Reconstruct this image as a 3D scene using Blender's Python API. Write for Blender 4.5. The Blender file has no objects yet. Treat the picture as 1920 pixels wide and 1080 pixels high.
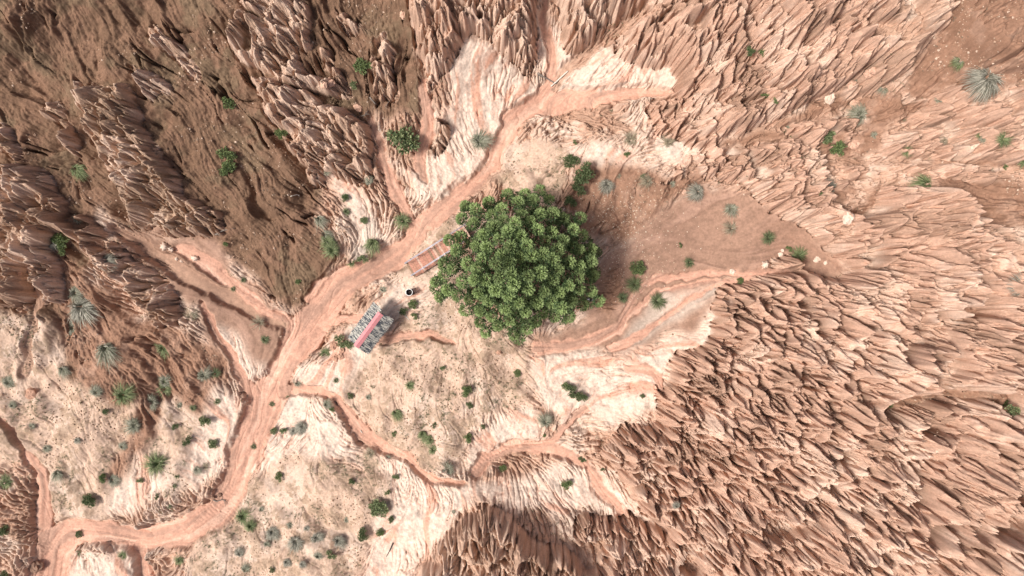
import bpy, math, random
import numpy as np
from mathutils import Vector, Matrix, noise as mnoise

# ------------------------------------------------------------------ camera, world, sun
C = bpy.context.scene
COL = C.collection
H = 52.0            # drone height above the stream bed (m)
S = 0.04            # metres per photo pixel on the stream bed
cam_d = bpy.data.cameras.new("camera")
cam = bpy.data.objects.new("camera", cam_d); COL.objects.link(cam)
cam.location = (0, 0, H); cam.rotation_euler = (0, 0, 0)
cam_d.sensor_width = 36.0
cam_d.lens = 36.0 * H / (1920 * S)
cam_d.clip_start = 0.5; cam_d.clip_end = 2000
C.camera = cam

SUN_EL = math.radians(58)
SUN_DIR = Vector((-0.95, -0.28, 0)).normalized() * math.cos(SUN_EL) + Vector((0, 0, math.sin(SUN_EL)))
w = bpy.data.worlds.new("World"); C.world = w; w.use_nodes = True
nt = w.node_tree; nt.nodes.clear()
sky = nt.nodes.new("ShaderNodeTexSky"); sky.sky_type = 'NISHITA'; sky.sun_disc = False
sky.sun_elevation = SUN_EL; sky.sun_rotation = math.atan2(SUN_DIR.x, SUN_DIR.y) % (2 * math.pi)
sky.dust_density = 7.0; sky.air_density = 0.6; sky.ozone_density = 1.0
bg = nt.nodes.new("ShaderNodeBackground"); bg.inputs[1].default_value = 0.12
wo = nt.nodes.new("ShaderNodeOutputWorld")
nt.links.new(sky.outputs[0], bg.inputs[0]); nt.links.new(bg.outputs[0], wo.inputs[0])
sd = bpy.data.lights.new("sun", 'SUN'); sd.energy = 4.4; sd.angle = math.radians(12.0); sd.color = (1, 0.945, 0.86)
sun = bpy.data.objects.new("sun", sd); COL.objects.link(sun)
sun.rotation_euler = SUN_DIR.to_track_quat('Z', 'Y').to_euler()
C.view_settings.view_transform = 'Standard'; C.view_settings.look = 'None'
C.view_settings.gamma = 1.0; C.view_settings.exposure = -0.06
C.cycles.max_bounces = 5; C.cycles.diffuse_bounces = 3
# ------------------------------------------------------------------ terrain data (survey points in photo-sized plan units, 1 unit = S metres)
def arr(s):
    return np.array([[float(v) for v in t.split(',')] for t in s.split()])

ELEV = arr("""-150,-150,13 0,0,9.5 200,-100,10 200,100,7.3 400,0,8 400,-120,9.5 400,150,5.6 400,300,3.6 200,300,5 100,200,6.6 0,300,6.5 500,150,5 600,0,6 600,-120,8 700,80,4.2 800,0,5.5 800,-100,7.5
880,60,4.4 900,200,1.5 1040,100,1.4 1040,-100,4 960,0,4.5 1100,0,4.6 1120,90,2.2 1150,40,2.6 1200,-30,4 1220,140,2 1300,60,6 1300,-100,8 1500,0,8.5 1500,-120,10 1500,150,6 1350,200,4 1270,230,2 1700,60,8.6 1900,50,12 2070,-100,15 1900,200,8.8
1700,250,6 1580,220,4.8 1500,280,4 1300,300,2.5 1200,340,2 1600,400,4.6 1800,380,7.2 1920,450,8.8 1500,470,1.6 1570,505,2.4 1300,450,.9 1150,500,.4 1420,560,2.6 1600,560,5 1800,560,7.6 2070,560,11
1350,650,3 1500,700,5.5 1700,700,7.5 1900,700,9.6 1250,750,1.8 1400,800,4.6 1600,850,7 1900,900,10.2 2070,900,12 1250,950,3 1400,1000,6 1600,1050,8.5 1600,1200,10 1900,1080,11.8 2070,1230,14 1160,860,1.3 1100,900,1.2 1100,700,.8 1000,700,.9
900,1000,3 950,1080,5 950,1200,7.5 1100,1080,4.2 1100,1200,6 1180,970,2 700,1000,1.8 600,1080,2.5 700,1200,3.5 600,900,1.3 800,720,1.9 900,690,1.7 720,560,1 850,450,1.2 1000,300,1.3 960,480,1.4 1060,600,.6 700,220,2.8 650,340,1.6 760,300,1.4 800,180,3
560,480,2 590,540,1 500,350,3.3 320,560,1.6 450,560,.7 300,480,2.2 200,500,3.4 120,420,4.4 50,420,5 0,600,4.5 -150,500,7 200,700,3 350,700,1.5 100,800,2.5 300,850,1.4 0,800,3 -150,800,4 0,950,2 40,1080,1 200,1080,1.2 200,1200,2 400,1060,1.2 400,1200,2.5
850,330,.6 740,480,0 600,590,0 500,750,0 430,920,0 250,1010,0 90,1040,-.2 1020,190,.3 930,300,.1 700,860,.4 950,840,.5 1240,175,1.2 480,880,.5 420,800,.9 640,700,1.1 760,600,1.3 1240,600,.5 1180,430,1.6 1100,380,1.7""")

FLOW = arr("""50,50,.5,1 150,100,.4,1 250,60,.6,1 350,60,.6,1 400,200,.6,1 320,260,.6,.9 210,200,1,.55 250,260,1,.5 290,330,1,.4 340,400,1,.3 230,400,1,.35 210,300,1,.4 300,170,.9,.6 350,110,.6,.9 110,220,.9,.5 120,280,.9,.6 20,260,.7,.9 400,430,1,.5 330,350,1,.45
500,40,.6,.8 540,90,.5,.9 600,140,.6,.8 500,200,.8,.5 560,240,.7,.7 560,170,.8,.6 620,290,.8,.8 640,220,.9,.6 500,140,.7,.7 620,90,.4,.9 680,50,.2,1 720,140,.1,1 590,320,.5,.8 700,290,.3,1 760,330,.3,1 700,180,.3,1
50,400,.5,.7 130,430,.7,.6 60,520,.3,.9 200,450,.8,.6 260,530,.8,.4 300,600,.7,.5 220,600,.6,.8 330,460,.8,.5 400,520,.8,.5 450,400,.4,.9 520,450,.4,.9 500,300,.4,.9 560,480,.4,.9 420,330,.5,.9 20,350,.6,.7 320,560,.8,.3
350,660,.6,.8 430,640,.5,.9 100,650,.1,1 30,640,.1,1 150,700,.6,.8 50,760,.5,.8 200,800,.5,.8 300,800,.2,1 330,720,.4,.9 400,780,.5,.9 420,840,.8,.5 300,900,.2,.9 350,880,.5,.7 230,940,.1,1 120,900,.2,1 30,880,.6,.5 30,1000,.9,.2 180,1060,-.3,-.8 300,970,.5,.5 400,1040,-.2,-.9
800,40,.15,1 880,80,.05,1 950,40,-.1,1 1000,40,.3,1 1080,40,0,1 1080,-60,0,1 870,180,.4,1 930,150,.1,1 980,150,-.1,1 890,260,.5,.9 850,300,.5,.9 820,240,.1,1 1070,150,-.5,.8 1100,120,-.6,.6 1130,170,-.7,.5
1160,70,-.6,.8 1220,110,-.4,.9 1290,60,-.4,.9 1350,120,-.6,.8 1420,70,-.85,.5 1500,20,-.9,.4 1560,70,-.95,.3 1610,120,-.75,.6 1500,130,-.9,.4 1420,160,-.85,.5 1360,160,-.4,.9 1300,190,-.7,.6 1400,220,-.8,.55 1330,230,-.9,.4 1480,190,-.9,.4 1700,60,-.5,.8 1800,60,-.6,.7 1900,50,-.75,.6 1850,150,-.8,.4
1240,150,-.5,.8 1180,140,-.4,.9 1500,220,-.8,.5 1350,270,-.8,.4 1250,300,-.8,.4 1450,300,-.9,.3 1720,220,-.8,.55 1860,200,-.9,.35 1600,300,-.9,.1 1750,310,-.9,.0 1850,340,-.9,-.1 1600,340,-.8,.4 1450,340,-.8,.4
1500,380,-.8,.4 1600,400,-.9,.3 1560,430,-.95,.15 1650,440,-.95,.05 1700,380,-.9,.4 1700,480,-.95,-.1 1600,480,-.95,-.1 1780,430,-.85,.3 1800,480,-.8,-.4 1880,460,-.85,.3 1880,520,-.8,-.5 1750,530,-.8,.3 1700,550,-.9,-.3 1550,560,-.9,-.25 1450,590,-.85,-.45 1390,560,-.95,-.3 1350,620,-.7,-.6 1300,680,-.6,-.8
1500,660,-.85,-.4 1620,630,-.9,-.3 1620,580,-.9,-.2 1780,630,-.85,-.35 1880,580,-.9,.4 1900,650,-.85,-.35 1300,740,-.6,-.7 1400,730,-.7,-.65 1550,760,-.85,-.45 1550,700,-.8,-.5 1680,780,-.9,.1 1800,760,-.9,-.1 1750,810,-.9,.4 1700,870,-.8,-.5 1850,820,-.85,-.5 1850,950,-.7,-.7 1760,1000,-.6,-.75 1600,950,-.8,-.5 1620,860,-.8,-.5 1500,1020,-.7,-.65 1400,950,-.7,-.6 1420,870,-.85,-.35 1320,1020,-.6,-.8 1300,900,-.4,-.9 1230,870,-.5,-.8 1180,850,-.9,-.3 1300,850,-.6,-.7 1500,850,-.8,-.45
850,1020,.1,-1 900,1000,0,-1 980,1050,.1,-1 1060,1070,-.1,-1 1130,1020,-.6,-.7 1080,960,-.7,-.6 870,930,-.6,-.7 820,960,.3,-.9 760,1040,.3,-.9 840,900,-.6,-.7
700,940,.3,.8 600,960,.3,.8 550,820,-.7,.5 480,800,-.7,.3 640,870,.6,.6 520,960,.2,.9 620,780,.5,.7 560,700,-.7,.5
760,720,-.3,.8 850,700,.1,.9 900,760,.3,.8 960,700,.7,.4 1000,760,.7,.3 1100,690,-.9,-.3 1100,730,-.8,.5 1180,690,-.8,-.5 1160,770,-.9,.1 1090,850,-.8,-.2 1040,780,-.7,.6 950,800,.3,.8 1000,900,-.7,-.6 1060,920,-.5,-.8 1120,950,-.6,-.8
1400,430,-.95,-.1 1300,430,-.9,.4 1200,470,-.9,.4 1480,450,-.9,-.4 1550,500,-.9,-.3 1260,590,-.7,.6 1320,570,-.7,.6 1200,640,-.9,.3 1280,640,-.9,.2 1330,620,-.8,.5 1230,540,-.8,.4 1380,370,-.9,.4 1450,380,-.9,.4
740,560,-.6,.6 800,420,-.6,.6 800,520,-.6,.5 760,640,-.5,.6 980,290,-.6,.5 1060,260,-.6,.3 1100,330,-.4,.6 1150,300,-.4,.6 1200,400,-.5,.7""")

CH = []   # (halfwidth-carrying polylines, depth in m, strength)
def ch(s, depth, kind='C'): CH.append((arr(s), depth, kind))
ch("1260,168,7 1210,172,10 1170,172,13 1100,186,14 1040,188,20 990,202,20 955,232,17 937,265,15 926,305,14 895,338,14 850,372,16 820,398,18 780,440,19 745,478,22 690,508,24 640,538,28 600,585,34 565,630,30 535,680,25 507,730,28 480,790,26 456,850,26 432,918,28 400,965,28 350,1000,25 280,1018,21 200,1003,20 130,1000,26 92,1030,32 76,1120,36", .42)
ch("1018,-60,5 1022,40,6 1036,100,8 1032,150,11 1022,178,12", .4)
ch("1210,20,8 1160,60,12 1110,92,10 1070,120,8 1040,160,10", .4, 'S')
ch("1030,200,14 1090,208,20 1140,225,18 1185,238,10", .3, 'S')
ch("523,738,10 560,733,9 595,736,9 622,750,9 648,780,11 675,812,12 715,836,10 750,858,9 790,890,8 820,906,7 865,911,6", .5)
ch("893,888,12 910,862,11 940,846,12 985,838,11 1022,838,12 1062,855,10 1095,880,8", .45)
ch("1093,880,7 1110,898,9 1140,935,10 1170,965,8", .3)
ch("1030,832,8 1052,808,7 1075,785,6 1105,768,5", .25)
ch("212,430,7 245,450,12 300,485,15 360,525,14 410,555,12 470,585,10 540,606,14", .5, 'S')
ch("330,460,10 400,500,14 450,550,12 500,585,9 540,600,8", .2, 'C')
ch("375,575,6 395,610,8 425,665,9 455,705,10 472,740,13 480,770,10", .4)
ch("60,500,6 75,560,7 55,640,7 45,700,7", .2, 'S')
ch("0,785,5 40,840,6 70,890,8 78,930,14 72,980,20 80,1010,18", .4)
ch("258,1035,9 265,1075,14 280,1120,15", .5)
ch("695,222,7 715,255,7 722,300,8 735,350,14 760,395,10 785,430,8", .35)
ch("790,150,5 795,190,14 800,240,14 785,300,10 790,340,8", .2)
ch("1490,518,4 1440,512,6 1390,516,5 1330,510,6 1270,514,6 1225,525,6 1195,548,6 1180,580,7 1165,612,11 1120,635,14 1060,650,13 1010,650,10", .12)
ch("1340,525,5 1280,530,5 1230,545,5 1205,570,5 1180,590,5", .1)
ch("1400,520,4 1340,535,4 1300,550,6 1250,590,6 1200,625,9 1150,650,8", .12)
ch("1180,690,8 1210,690,14 1235,710,10 1250,740,4", .12)
ch("690,600,8 640,602,9 600,606,10", .15)
ch("850,640,5 800,622,8 750,632,9 715,640,8 690,650,5", .4)
ch("640,520,8 600,530,8 570,560,8", .3)

P = []    # class, softness, polygon
def pg(c, s): P.append((c, arr(s)))
pg('D', "-150,-150 800,-150 785,60 790,170 780,230 700,205 660,260 590,330 600,420 640,500 600,545 545,590 500,560 440,480 330,440 250,430 180,380 150,640 230,700 180,770 60,780 -150,700")
pg('T', "-150,600 60,590 130,640 130,690 60,780 -150,800")
pg('T', "-150,800 100,720 240,720 330,700 470,790 420,880 350,910 260,970 110,990 60,860 -150,900")
pg('E', "110,470 260,600 360,620 430,690 440,760 390,800 330,740 230,770 150,710 105,640")
pg('E', "250,750 300,760 270,860 235,940 190,900 235,820")
pg('S', "370,555 545,610 510,700 480,690 470,745 430,700 365,610")
pg('S', "200,420 300,440 330,438 420,450 450,520 530,590 540,610 480,620 400,590 330,560 310,500 250,470")
pg('K', "540,250 640,260 700,300 745,400 760,470 700,500 650,480 640,380 590,340")
pg('W', "620,290 660,330 700,400 740,440 760,470 700,500 655,490 645,470 670,430 640,380 600,320")
pg('W', "700,300 760,330 800,400 840,360 860,330 830,300 850,260 790,330 740,300")
pg('W', "825,120 880,70 930,90 960,130 1010,150 1022,185 985,185 940,225 915,300 850,360 815,360 790,330 790,200 800,170")
pg('W', "1005,20 1050,50 1075,110 1040,160 1015,130 980,100")
pg('W', "1040,150 1120,90 1200,120 1280,115 1270,155 1180,162 1080,182 1035,180")
pg('K', "790,120 830,110 850,190 830,240 800,200")
pg('T', "930,265 1060,260 1060,330 1040,400 930,330")
pg('K', "1000,230 1200,235 1250,160 1330,230 1450,230 1600,180 1700,160 1920,170 2070,170 2070,440 1920,430 1700,370 1500,380 1400,380 1330,340 1240,330 1100,270")
pg('E', "1090,270 1160,300 1250,325 1330,330 1330,345 1240,400 1190,440 1140,450 1080,440 1060,360")
pg('E', "1560,165 1700,180 1820,190 1640,250 1560,290 1500,280 1620,230 1560,200")
pg('E', "1660,-150 2070,-150 2070,170 1880,170 1800,180 1700,150 1760,60")
pg('E', "1740,340 1830,325 1960,345 2070,350 2070,440 1920,430 1830,410 1760,365")
pg('W', "1060,270 1150,270 1190,300 1140,310 1060,300")
pg('W', "1230,260 1330,240 1400,290 1330,310 1240,300")
pg('S', "1110,560 1130,470 1200,430 1250,385 1330,345 1390,360 1440,390 1530,440 1590,500 1560,515 1480,500 1450,512 1400,520 1345,530 1345,590 1300,620 1230,640 1140,665 1060,650 1000,640 1100,600")
pg('G', "1230,545 1350,530 1330,560 1270,600 1220,630 1170,655 1150,660 1190,600")
pg('E', "1172,488 1150,500 1128,545 1135,590 1155,585 1176,540")
pg('W', "975,650 1060,655 1140,668 1230,645 1310,615 1350,585 1385,585 1380,620 1340,650 1280,660 1250,710 1245,770 1160,800 1090,770 1050,790 1020,750 1000,700")
pg('W', "880,830 925,770 1000,745 1015,790 1030,825 960,835 905,855 885,875")
pg('T', "620,700 700,650 760,610 860,560 1000,640 1010,740 920,770 880,830 860,880 800,880 720,830 660,790 620,740")
pg('T', "745,470 830,400 870,400 880,540 900,660 800,640 740,600 745,520")
pg('W', "540,700 600,660 680,600 740,520 800,545 790,590 740,590 730,640 690,670 640,740 560,725")
pg('W', "480,760 560,742 600,760 640,800 690,840 760,875 840,925 930,895 1040,870 1140,900 1190,950 1240,1000 1250,1120 1120,1180 1030,1000 980,975 900,935 850,960 830,1010 780,1050 770,1230 640,1230 690,1030 720,920 640,860 560,860 480,890 440,900")
pg('T', "470,890 560,850 640,860 715,920 700,990 660,1080 640,1230 380,1230 350,1040 420,970")
pg('T', "660,840 700,850 730,900 740,960 700,950")
pg('W', "405,720 450,750 440,820 420,880 350,915 330,880 370,800")
pg('W', "402,600 430,620 500,690 470,730 420,670")
pg('W', "195,905 270,895 268,960 200,972")
pg('W', "115,1040 250,1022 248,1100 240,1230 90,1230")
pg('W', "260,860 300,840 320,900 280,950 265,930")
pg('K', "240,960 300,950 400,895 410,930 380,970 300,1000 250,990")
pg('K', "1090,760 1150,800 1240,790 1260,900 1180,950 1140,870 1090,870 1100,800")
pg('K', "960,960 1100,960 1240,1000 1260,1130 1100,1150")

FL = []   # fluted badland masses: weight, tint (0 tan brown .. 1 pink), spur size, flute scale
def fl(wt, tint, spur, lam, s): FL.append((wt, tint, spur, lam, arr(s)))
fl(1, .1, .45, 1.0, "168,172 178,158 200,168 235,165 262,225 300,300 335,330 355,380 420,410 425,440 385,445 330,438 262,430 238,410 232,380 205,320 188,280 178,230")
fl(.8, .2, .4, .9, "145,150 168,172 188,280 205,320 190,300 165,250 150,200")
fl(.9, .2, .4, .9, "233,118 262,128 300,148 335,180 332,196 300,195 280,198 258,172")
fl(.8, .2, .4, .9, "278,48 310,68 345,90 378,125 384,150 350,150 325,118 300,90 270,66")
fl(.8, .2, .5, 1.1, "82,188 105,186 125,210 128,235 150,270 148,288 120,275 110,240 88,225")
fl(.8, .2, .5, 1.0, "-10,225 20,240 46,280 40,292 0,275")
fl(.9, .3, .5, 1.0, "450,0 480,-80 560,-60 575,20 580,60 575,100 560,85 515,60 480,30")
fl(.9, .3, .5, .95, "430,62 455,28 500,45 530,60 560,90 580,130 600,140 640,165 655,185 600,175 560,160 500,140 450,110")
fl(1, .4, .5, .95, "478,145 530,155 570,170 600,195 640,215 690,235 702,262 700,320 690,350 640,330 600,320 600,350 580,345 560,290 530,265 505,215 490,190")
fl(.8, .3, .4, .9, "600,85 612,88 650,150 660,180 645,175 615,130")
fl(.8, .3, .4, .9, "620,-60 640,-60 655,40 700,60 690,75 655,68 635,30")
fl(.8, .3, .5, 1.1, "695,105 735,125 745,175 735,195 705,175")
fl(.8, .3, .4, .9, "725,60 745,90 740,120 722,115 700,60")
fl(.9, .3, .4, .9, "798,290 805,250 820,226 840,232 838,275 822,300 805,308")
fl(.9, .35, .5, .9, "-150,320 40,300 90,330 120,370 150,400 200,440 240,480 300,520 338,560 335,610 300,620 270,590 240,540 190,500 130,440 100,440 110,500 120,560 60,580 0,580 -150,560")
fl(1, .6, .7, 1.0, "790,-110 850,-130 1000,-130 1008,60 990,140 965,130 935,95 890,60 860,95 850,115 825,150 805,180 798,130 780,80 770,20")
fl(1, .6, .7, 1.0, "1030,-130 1230,-130 1190,0 1165,40 1120,60 1095,95 1065,105 1048,50")
fl(1, .8, .7, 1.05, "1190,-10 1330,-150 1660,-150 1668,0 1660,60 1640,110 1600,150 1540,175 1450,222 1385,256 1330,235 1260,235 1240,180 1272,150 1262,120 1210,125 1150,105 1165,60")
fl(.8, .6, .6, 1.7, "1660,-150 1800,-150 1760,60 1700,140 1600,190 1560,185 1640,120")
fl(.8, .9, .4, 1.0, "1680,240 1740,205 1850,195 1910,165 2070,150 2070,240 1920,240 1830,232 1760,250")
fl(.7, .9, .4, .95, "1240,345 1290,300 1400,270 1480,265 1560,300 1640,290 1700,300 1800,300 1900,325 1900,340 1800,345 1690,330 1600,345 1500,345 1400,350 1340,335")
fl(.75, .9, .4, .85, "1380,340 1500,320 1620,340 1560,380 1560,440 1500,430 1440,395")
fl(1, 1, .75, 1.05, "1545,400 1600,370 1640,352 1740,350 1770,375 1830,412 1920,435 2070,440 2070,1250 1260,1250 1235,1050 1255,980 1215,960 1175,930 1160,880 1120,850 1150,810 1180,800 1235,800 1225,730 1270,665 1320,640 1345,600 1335,545 1385,520 1400,530 1445,512 1440,490 1475,480 1500,505 1560,520 1600,505 1560,470 1505,430")
fl(1, .5, .8, 1.0, "785,1060 820,1025 850,975 900,945 960,965 1000,1000 1060,1030 1110,1090 1110,1250 785,1250")
fl(.6, .9, .5, .8, "1080,975 1180,960 1260,1000 1280,1250 1110,1250 1090,1060")
fl(.7, .9, .4, .9, "1440,235 1520,215 1600,225 1640,255 1560,300 1480,262")
fl(.75, .9, .4, .9, "1640,250 1760,250 1880,240 1990,235 1990,300 1850,310 1740,290 1660,290")
fl(.7, .9, .4, .9, "1250,160 1330,238 1420,258 1330,290 1240,262 1205,210")
fl(.7, .8, .4, .9, "1700,170 1790,175 1850,190 1760,205 1690,215")
CUT = [("1625,195 1770,200 1710,216 1665,240 1645,280 1590,305 1565,292 1620,250", 'E'), ("1700,150 1815,145 1805,178 1720,188", 'E'),
       ("1440,232 1560,172 1610,168 1500,228 1450,247", 'E'), ("1560,302 1760,290 1910,300 1910,314 1700,303 1600,316", 'E'), ("1330,262 1430,250 1500,262 1420,275 1350,276", 'E'), ("1570,395 1650,350 1640,385 1600,420", 'E'), ("1540,360 1620,345 1560,375", 'E'),
       ("1625,765 1680,745 1740,745 1800,728 1890,740 1880,765 1790,752 1720,765 1660,775", 'E'),
       ("1700,785 1760,790 1735,812 1700,800", 'E'),
       ("1880,600 1960,590 2070,600 2070,640 1900,625", 'E'), ("1800,565 1850,590 1810,600 1780,580", 'E')]

# ------------------------------------------------------------------ raster tools
RX0, RY0, RST = -220.0, -220.0, 2.0
RW, RH = 1180, 760
rpx = RX0 + np.arange(RW) * RST; rpy = RY0 + np.arange(RH) * RST
RX, RY = np.meshgrid(rpx, rpy)

def hsh(n, seed):
    return np.random.RandomState(seed).rand(n)
TABLES = {}
def vnoise(x, y, seed=0):
    if seed not in TABLES: TABLES[seed] = np.random.RandomState(seed + 11).rand(256, 256).astype(np.float32)
    T = TABLES[seed]
    xi = np.floor(x).astype(np.int64); yi = np.floor(y).astype(np.int64)
    fx = (x - xi).astype(np.float32); fy = (y - yi).astype(np.float32)
    fx = fx * fx * (3 - 2 * fx); fy = fy * fy * (3 - 2 * fy)
    a = T[yi & 255, xi & 255]; b = T[yi & 255, (xi + 1) & 255]; c = T[(yi + 1) & 255, xi & 255]; d = T[(yi + 1) & 255, (xi + 1) & 255]
    return (a + (b - a) * fx) * (1 - fy) + (c + (d - c) * fx) * fy - .5
def fbm(x, y, seed=0, o=4, g=.5):
    r = 0; a = 1.
    for k in range(o):
        r = r + a * vnoise(x * 2 ** k + 17.3 * k, y * 2 ** k - 9.1 * k, seed + k); a *= g
    return r * 1.6
def blur(a, r):
    r = int(r)
    for _ in range(2):
        for ax in (0, 1):
            pad = [(0, 0), (0, 0)]; pad[ax] = (r + 1, r)
            c = np.cumsum(np.pad(a, pad, mode='edge'), axis=ax)
            n = a.shape[ax]
            hi = np.take(c, np.arange(2 * r + 1, 2 * r + 1 + n), axis=ax); lo = np.take(c, np.arange(0, n), axis=ax)
            a = (hi - lo) / (2 * r + 1)
    return a
def samp(R, x, y):
    u = np.clip((x - RX0) / RST, 0, RW - 1.001); v = np.clip((y - RY0) / RST, 0, RH - 1.001)
    i = u.astype(int); j = v.astype(int); fu = u - i; fv = v - j
    return (R[j, i] * (1 - fu) + R[j, i + 1] * fu) * (1 - fv) + (R[j + 1, i] * (1 - fu) + R[j + 1, i + 1] * fu) * fv
def inpoly(X, Y, p):
    r = np.zeros(X.shape, bool); n = len(p)
    x0, y0, x1, y1 = p[:, 0].min(), p[:, 1].min(), p[:, 0].max(), p[:, 1].max()
    m = (X > x0 - 1) & (X < x1 + 1) & (Y > y0 - 1) & (Y < y1 + 1)
    x = X[m]; y = Y[m]; q = np.zeros(x.shape, bool)
    for i in range(n):
        ax, ay = p[i]; bx, by = p[(i + 1) % n]
        if ay == by: continue
        c = (ay > y) != (by > y)
        q ^= c & (x < (bx - ax) * (y - ay) / (by - ay) + ax)
    r[m] = q
    return r
def smooth(a, b, x):
    t = np.clip((x - a) / (b - a), 0, 1); return t * t * (3 - 2 * t)
def idw(pts, vals, X, Y, pw=3.2, soft=18):
    st = 8; xs = X[::st, ::st]; ys = Y[::st, ::st]
    num = [0] * vals.shape[1]; den = 0
    for (a, b), v in zip(pts, vals):
        wgt = 1.0 / ((xs - a) ** 2 + (ys - b) ** 2 + soft ** 2) ** (pw / 2)
        den = den + wgt
        for k in range(len(v)): num[k] = num[k] + wgt * v[k]
    out = []
    for k in range(len(num)):
        q = num[k] / den
        jj = np.arange(X.shape[0]) / st; ii = np.arange(X.shape[1]) / st
        j = np.clip(jj.astype(int), 0, q.shape[0] - 2); i = np.clip(ii.astype(int), 0, q.shape[1] - 2)
        fj = np.clip(jj - j, 0, 1)[:, None]; fi = np.clip(ii - i, 0, 1)[None]
        o = (q[j][:, i] * (1 - fi) + q[j][:, i + 1] * fi) * (1 - fj) + (q[j + 1][:, i] * (1 - fi) + q[j + 1][:, i + 1] * fi) * fj
        out.append(o)
    return out

# warped coordinates make every border uneven
wx = fbm(RX / 42, RY / 42, 1, 4) * 15 + fbm(RX / 9, RY / 9, 5, 2) * 4
wy = fbm(RX / 42, RY / 42, 21, 4) * 15 + fbm(RX / 9, RY / 9, 25, 2) * 4
QX, QY = RX + wx, RY + wy
# channels
chan = np.zeros(RX.shape); sandc = np.zeros(RX.shape); carve = np.zeros(RX.shape)
tx = np.zeros(RX.shape); ty = np.zeros(RX.shape); tw = np.zeros(RX.shape)
cx_, cy_ = RX + wx * .6, RY + wy * .6
for pts, depth, kind in CH:
    best = np.full(RX.shape, 1e9); hw = np.ones(RX.shape); dx_ = np.zeros(RX.shape); dy_ = np.zeros(RX.shape)
    for a, b in zip(pts[:-1], pts[1:]):
        vx, vy = b[0] - a[0], b[1] - a[1]; L2 = vx * vx + vy * vy
        t = np.clip(((cx_ - a[0]) * vx + (cy_ - a[1]) * vy) / L2, 0, 1)
        d = np.hypot(cx_ - a[0] - t * vx, cy_ - a[1] - t * vy); h_ = a[2] + (b[2] - a[2]) * t
        e = d / h_; m = e < best
        best[m] = e[m]; hw[m] = h_[m]; L = math.sqrt(L2); dx_[m] = vx / L; dy_[m] = vy / L
    inside = smooth(1.0 + 1.2 / hw, 1.0 - 1.8 / hw, best)
    if kind == 'C': chan = np.maximum(chan, inside)
    else: sandc = np.maximum(sandc, inside)
    bank = smooth(1.0 + np.minimum(.5, 7 / hw), .92, best)
    carve = np.maximum(carve, depth * bank)
    wgt = smooth(2.2, .8, best) * (hw ** .5)
    sgn = 1
    tx += wgt * dx_ * sgn; ty += wgt * dy_; tw += wgt
# elevation and flow direction
(zb,) = idw(ELEV[:, :2], ELEV[:, 2:3], RX, RY, 3.6, 45)
zb = blur(zb, 9)
fn = FLOW[:, 2:] / np.hypot(FLOW[:, 2], FLOW[:, 3])[:, None]
fx0, fy0 = idw(FLOW[:, :2], fn, RX, RY, 3.6, 14)
k = smooth(0, 1, tw / 3.0)
n0 = np.hypot(fx0, fy0) + 1e-6; n1 = np.hypot(tx, ty) + 1e-6
dot = np.sign(fx0 * tx + fy0 * ty)
fx = fx0 / n0 * (1 - k) + dot * tx / n1 * k; fy = fy0 / n0 * (1 - k) + dot * ty / n1 * k
fx = blur(fx, 2); fy = blur(fy, 2)
ang = fbm(RX / 60, RY / 60, 61, 3) * .75 * (1 - k)
fx, fy = fx * np.cos(ang) - fy * np.sin(ang), fx * np.sin(ang) + fy * np.cos(ang)
nn = np.hypot(fx, fy) + 1e-6; fx /= nn; fy /= nn
# surface classes
KEYS = ['K', 'D', 'T', 'W', 'S', 'G', 'E']
cls = {k_: np.zeros(RX.shape) for k_ in KEYS}; cls['K'] += 1
for c, p in P:
    m = inpoly(QX, QY, p).astype(float)
    m = blur(m, 4 if c == 'W' else 3)
    for k_ in KEYS: cls[k_] = cls[k_] * (1 - m)
    cls[c] += m
flw = np.zeros(RX.shape); tint = np.full(RX.shape, .7); spur = np.full(RX.shape, .5); lamf = np.ones(RX.shape)
for wt, tn, sp, lm, p in FL:
    m = inpoly(RX + wx * .7, RY + wy * .7, p).astype(float)
    mb = blur(m, 1); big = blur(m, 6)
    flw = np.maximum(flw, mb * wt)
    tint = tint * (1 - big) + tn * big; spur = spur * (1 - big) + sp * big; lamf = lamf * (1 - big) + lm * big
for s_, c in CUT:
    m = blur(inpoly(QX, QY, arr(s_)).astype(float), 2)
    flw *= (1 - m)
    for k_ in KEYS: cls[k_] *= (1 - m)
    cls[c] += m
flw *= (1 - chan) * (1 - sandc)
EDGE = blur(flw, 8)

# spurs: overlapping tongues of rock, long lit front, steep back
def spurs(X, Y, FX, FY, size, seed, front, back, side, hmin, hmax):
    ci = np.floor(X / size).astype(int); cj = np.floor(Y / size).astype(int)
    rs = np.random.RandomState(seed); A = rs.rand(256, 256); B = rs.rand(256, 256); G = rs.rand(256, 256)
    out = np.full(X.shape, -9.)
    for dj in range(-2, 3):
        for di in range(-2, 3):
            i = ci + di; j = cj + dj
            a = A[j & 255, i & 255]; b = B[j & 255, i & 255]; g = G[j & 255, i & 255]
            vx = X - (i + a) * size; vy = Y - (j + b) * size
            df = vx * FX + vy * FY; dp = np.abs(-vx * FY + vy * FX)
            hgt = hmin + (hmax - hmin) * g - front * np.maximum(df, 0) - back * np.maximum(-df, 0) - side * np.sqrt(dp * dp + 9) * (1 + .0 * df)
            out = np.maximum(out, hgt)
    return out
sx = RX + fbm(RX / 30, RY / 30, 71, 3) * 14; sy = RY + fbm(RX / 30, RY / 30, 75, 3) * 14
M1 = spurs(sx, sy, fx, fy, 66, 3, .020, .075, .045, 1.4, 3.0)
M2 = spurs(sx + 300, sy, fx, fy, 30, 4, .022, .085, .05, .35, 1.15)
M1 = np.maximum(M1, -.3); M2 = np.maximum(M2, -.35)
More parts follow.
